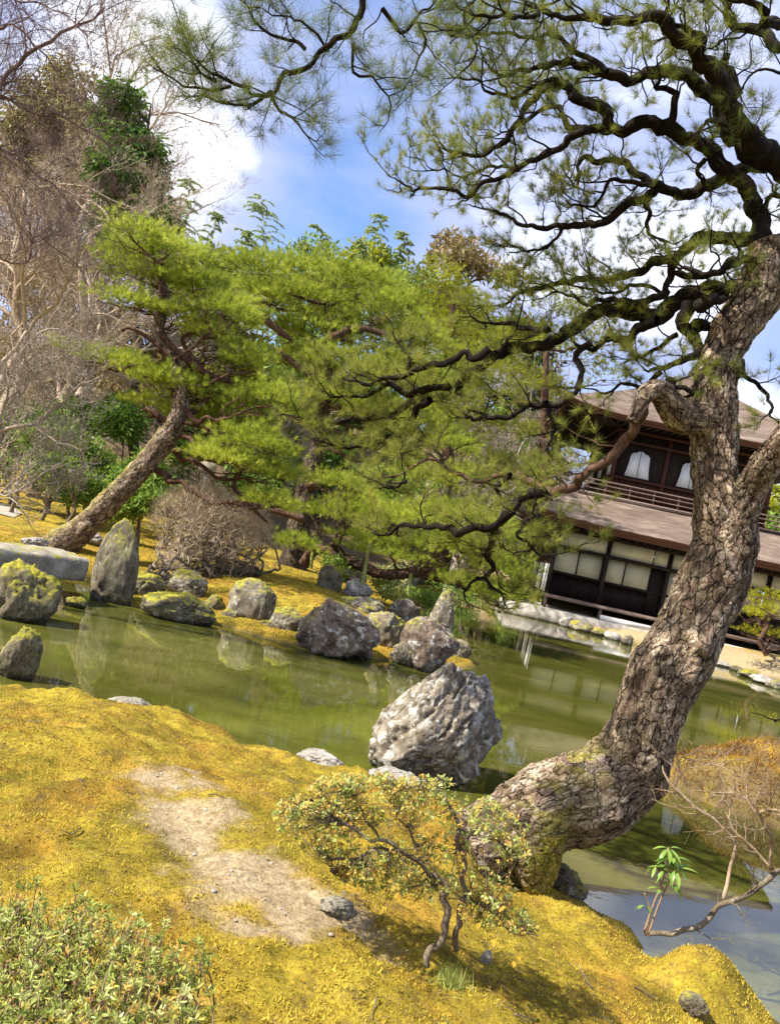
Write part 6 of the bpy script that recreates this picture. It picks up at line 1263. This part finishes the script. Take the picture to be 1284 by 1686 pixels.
    for k, (pts, Ya, Yb) in enumerate((([(730, 1165, 22), (850, 1150, 24), (950, 1100, 24), (1030, 1030, 24), (1130, 1000, 22), (1210, 950, 24), (1262, 905, 26), (1330, 860, 18), (1450, 800, 10)], 4.0, 3.9), ([(1255, 905, 18), (1210, 850, 14), (1140, 780, 13), (1090, 700, 12), (1070, 650, 7)], 3.9, 4.0), ([(1245, 890, 15), (1225, 780, 14), (1180, 660, 13), (1240, 645, 12), (1330, 690, 8)], 3.9, 3.7),
                 ([(1045, 1020, 18), (1070, 900, 15), (1085, 790, 15), (1030, 720, 14), (930, 650, 14), (860, 580, 14), (800, 500, 10), (790, 470, 6)], 4.0, 4.3), ([(840, 560, 9), (855, 480, 9), (850, 420, 8)], 4.2, 4.2), ([(1180, 660, 9), (1120, 580, 5), (1040, 560, 4)], 3.9, 4.0), ([(860, 420, 7), (960, 450, 5), (1060, 480, 5), (1130, 560, 4), (1160, 620, 4)], 4.2, 4.0))):
        q = smooth_path([list(P(x, y, Ya+(Yb-Ya)*i/len(pts)))+[rr*.46*4/F*1.0] for i, (x, y, rr) in enumerate(c4(pts))], 44); C = contort(q[:, :3], .012, 7, 60+k); b = Bag(); tube_to(b, C, q[:, 3]*(1+.12*vnoise(C*30, k)), 10); n = 9; idx = rs.integers(10, 43, n); T = nrm(np.gradient(C, axis=0))[idx]
        grow(b, C[idx], nrm(T+perp(T)*.9), rs.uniform(.10, .30, n), np.full(n, .0035), 2, rs, (4, 3), minr=.0010, wig=.3, up=.1, ribbon_last=False); b.out('limb', M['shrub_stem_bark'] if k == 0 else M['trunk_brown_bark'], r)
    # single pine sprig entering at the right edge
    r = thing('pine_sprig', P(1300, 1185, 3.2), 'pine twig tip with bare needles entering from the right edge over the water', 'branch')
    limb(r, [(1330, 1195), (1300, 1186), (1270, 1178), (1246, 1171)], .004, .0015, 3.2, 3.2, 900, M['dark_branch_bark'], M['near_needles'], sub=.6, sublen=.06, twigs=2, tuft=14, nl=.06, nw=.0015)
    # fine twigs around the mossy islet
    r = thing('heath_shrub', P(1250, 1330, 7.4), 'scrubby brown heath twigs on top of the small islet at the right', 'shrub'); b = Bag(); n = 90; x = rs.uniform(3.9, 6.6, n); y = rs.uniform(7.4, 8.9, n); z = ground_h(x, y); q = z > .2; S = xyz(x, y, z)[q]
    grow(b, S, nrm(rs.normal(size=(len(S), 3))*.6+[0, 0, 1]), rs.uniform(.08, .22, len(S)), np.full(len(S), .004), 3, rs, (4, 4, 3), minr=.0022); b.out('twigs', M['trunk_brown_bark'], r)
    # grass tuft round the azalea foot
    g0 = P(748, 1580, 2.9); b = Bag(); n = 260; p = np.repeat(np.array([[g0[0], g0[1], gz(g0[0], g0[1])]]), n, 0)+rs.normal(size=(n, 3))*[.035, .03, 0]
    needles(b, p, nrm(rs.normal(size=(n, 3))*.5+[0, 0, 1]), 1, .07, .003, .4); o = b.out('grass_tuft', M['azalea_leaves']); setp(o, 'thin green grass blades round the foot of the azalea stems', 'grass', kind='stuff')
build_near_shrubs()

# ------------------------------------------------------------------ small garden things
def build_small():
    for i, (x0, y0, x1, y1, Y, lb) in enumerate(((594, 978, 609, 893, 17.6, 'taller yellow green bamboo prop holding up the low pine limb'), (668, 1002, 677, 945, 17.9, 'shorter bamboo prop standing in the shallow back channel'), (512, 935, 516, 900, 19, 'thin bamboo prop beside the dark pine trunk'))):
        a, e = P(x0, y0, Y), P(x1, y1, Y); b = Bag(); n = 40; t = np.linspace(0, 1, n); C = a+(e-a)*t[:, None]; R = np.full(n, .042)+.008*(np.arange(n) % 8 == 0); tube_to(b, C, R, 10); V = np.concatenate(b.V)
        mkt('bamboo_prop', V, [np.concatenate(b.T), np.concatenate(b.Q)], M['bamboo_pole'], lb, 'prop', 'bamboo props under the pine')
    c = P(338, 790, 23); r = thing('wooden_sign', [c[0], c[1], gz(c[0], c[1])], 'small pale wooden tablet sign with a peaked top behind the twiggy dome shrub', 'sign'); z = gz(c[0], c[1]); top = P(338, 768, 23)[2]
    V, Fq = box_vf(c[0]-.04, c[0]+.04, c[1]-.03, c[1]+.03, z-.1, top-.15); mk('post', V, Fq, M['sign_wood'], r, smooth=False)
    w, h = .26, .30; pts = [(-w, 0), (w, 0), (w, h), (0, h+.10), (-w, h)]; n = 5
    V = [(c[0]+x, c[1]-.07, top-.2+zz) for x, zz in pts]+[(c[0]+x, c[1]-.031, top-.2+zz) for x, zz in pts]
    mk('board', V, [np.array([[0, 1, 2, 3, 4]]), np.array([[9, 8, 7, 6, 5]]), np.array([[i, i+5, (i+1) % 5+5, (i+1) % 5] for i in range(5)])], M['sign_wood'], r, smooth=False)
    # fallen twigs and leaves on the near bank
    rs = np.random.default_rng(4)
    b = Bag(); n = 420; y = rs.uniform(1.8, 5.5, n); x = (rs.random(n)*2-1)*y*.5; q = sdist(x, y) > .1; x, y = x[q], y[q]; n = len(x); p = xyz(x, y, ground_h(x, y)+.012)
    leaves(b, p, nrm(rs.normal(size=(n, 3))*[1, 1, .15]), .018, .007); o = b.out('leaf_litter', M['orange_leaf']); setp(o, 'tiny fallen leaves and bits of litter on the near moss', 'litter', kind='stuff')
    b = Bag(); n = 5200; y = rs.uniform(1.6, 5.8, n); x = (rs.random(n)*2-1)*y*.55; q = (sdist(x, y) > .05) & (fbm(xyz(x, y)*2.2, 3, 57)+rs.normal(size=n)*.2 > -.05); x, y = x[q], y[q]; n = len(x); p = xyz(x, y, ground_h(x, y)+.012)
    needles(b, p, nrm(rs.normal(size=(n, 3))*[1, 1, .12]), 1, .055, .0016, .05); o = b.out('fallen_needles', M['trunk_brown_bark']); setp(o, 'brown fallen pine needles scattered over the near moss', 'litter', kind='stuff')
    b = Bag()
    for k in range(26):
        yy = rs.uniform(2.2, 5.2); xx = rs.uniform(-.5, .5)*yy; az = rs.uniform(0, 6.28); L = rs.uniform(.05, .16)
        if sdist(np.array([xx]), np.array([yy]))[0] < .2: continue
        q = np.array([[xx+math.cos(az)*L*f, yy+math.sin(az)*L*f, 0] for f in np.linspace(-.5, .5, 8)]); q[:, 2] = ground_h(q[:, 0], q[:, 1])+.014; tube_to(b, contort(q, .012, 14, k), np.linspace(.0035, .0015, 8), 5)
    o = b.out('fallen_twigs', M['shrub_stem_bark']); setp(o, 'small fallen twigs lying on the near moss', 'litter', kind='stuff')
    b = Bag(); n = 220; x = rs.uniform(-1.6, .6, n); y = rs.uniform(2.6, 5.2, n); s = soil_mask(x, y) > .3; x, y = x[s], y[s]; p = xyz(x, y, ground_h(x, y))
    V0, F0 = ICO[3]; 
    for i in range(min(len(p), 40)): b.add(V0*rs.uniform(.004, .012)*[1, 1, .6]+p[i], F0)
    o = b.out('pebbles', M['pale_stone']); 
    if o: setp(o, 'small pebbles on the bare sandy patch', 'pebbles', kind='stuff')
build_small()
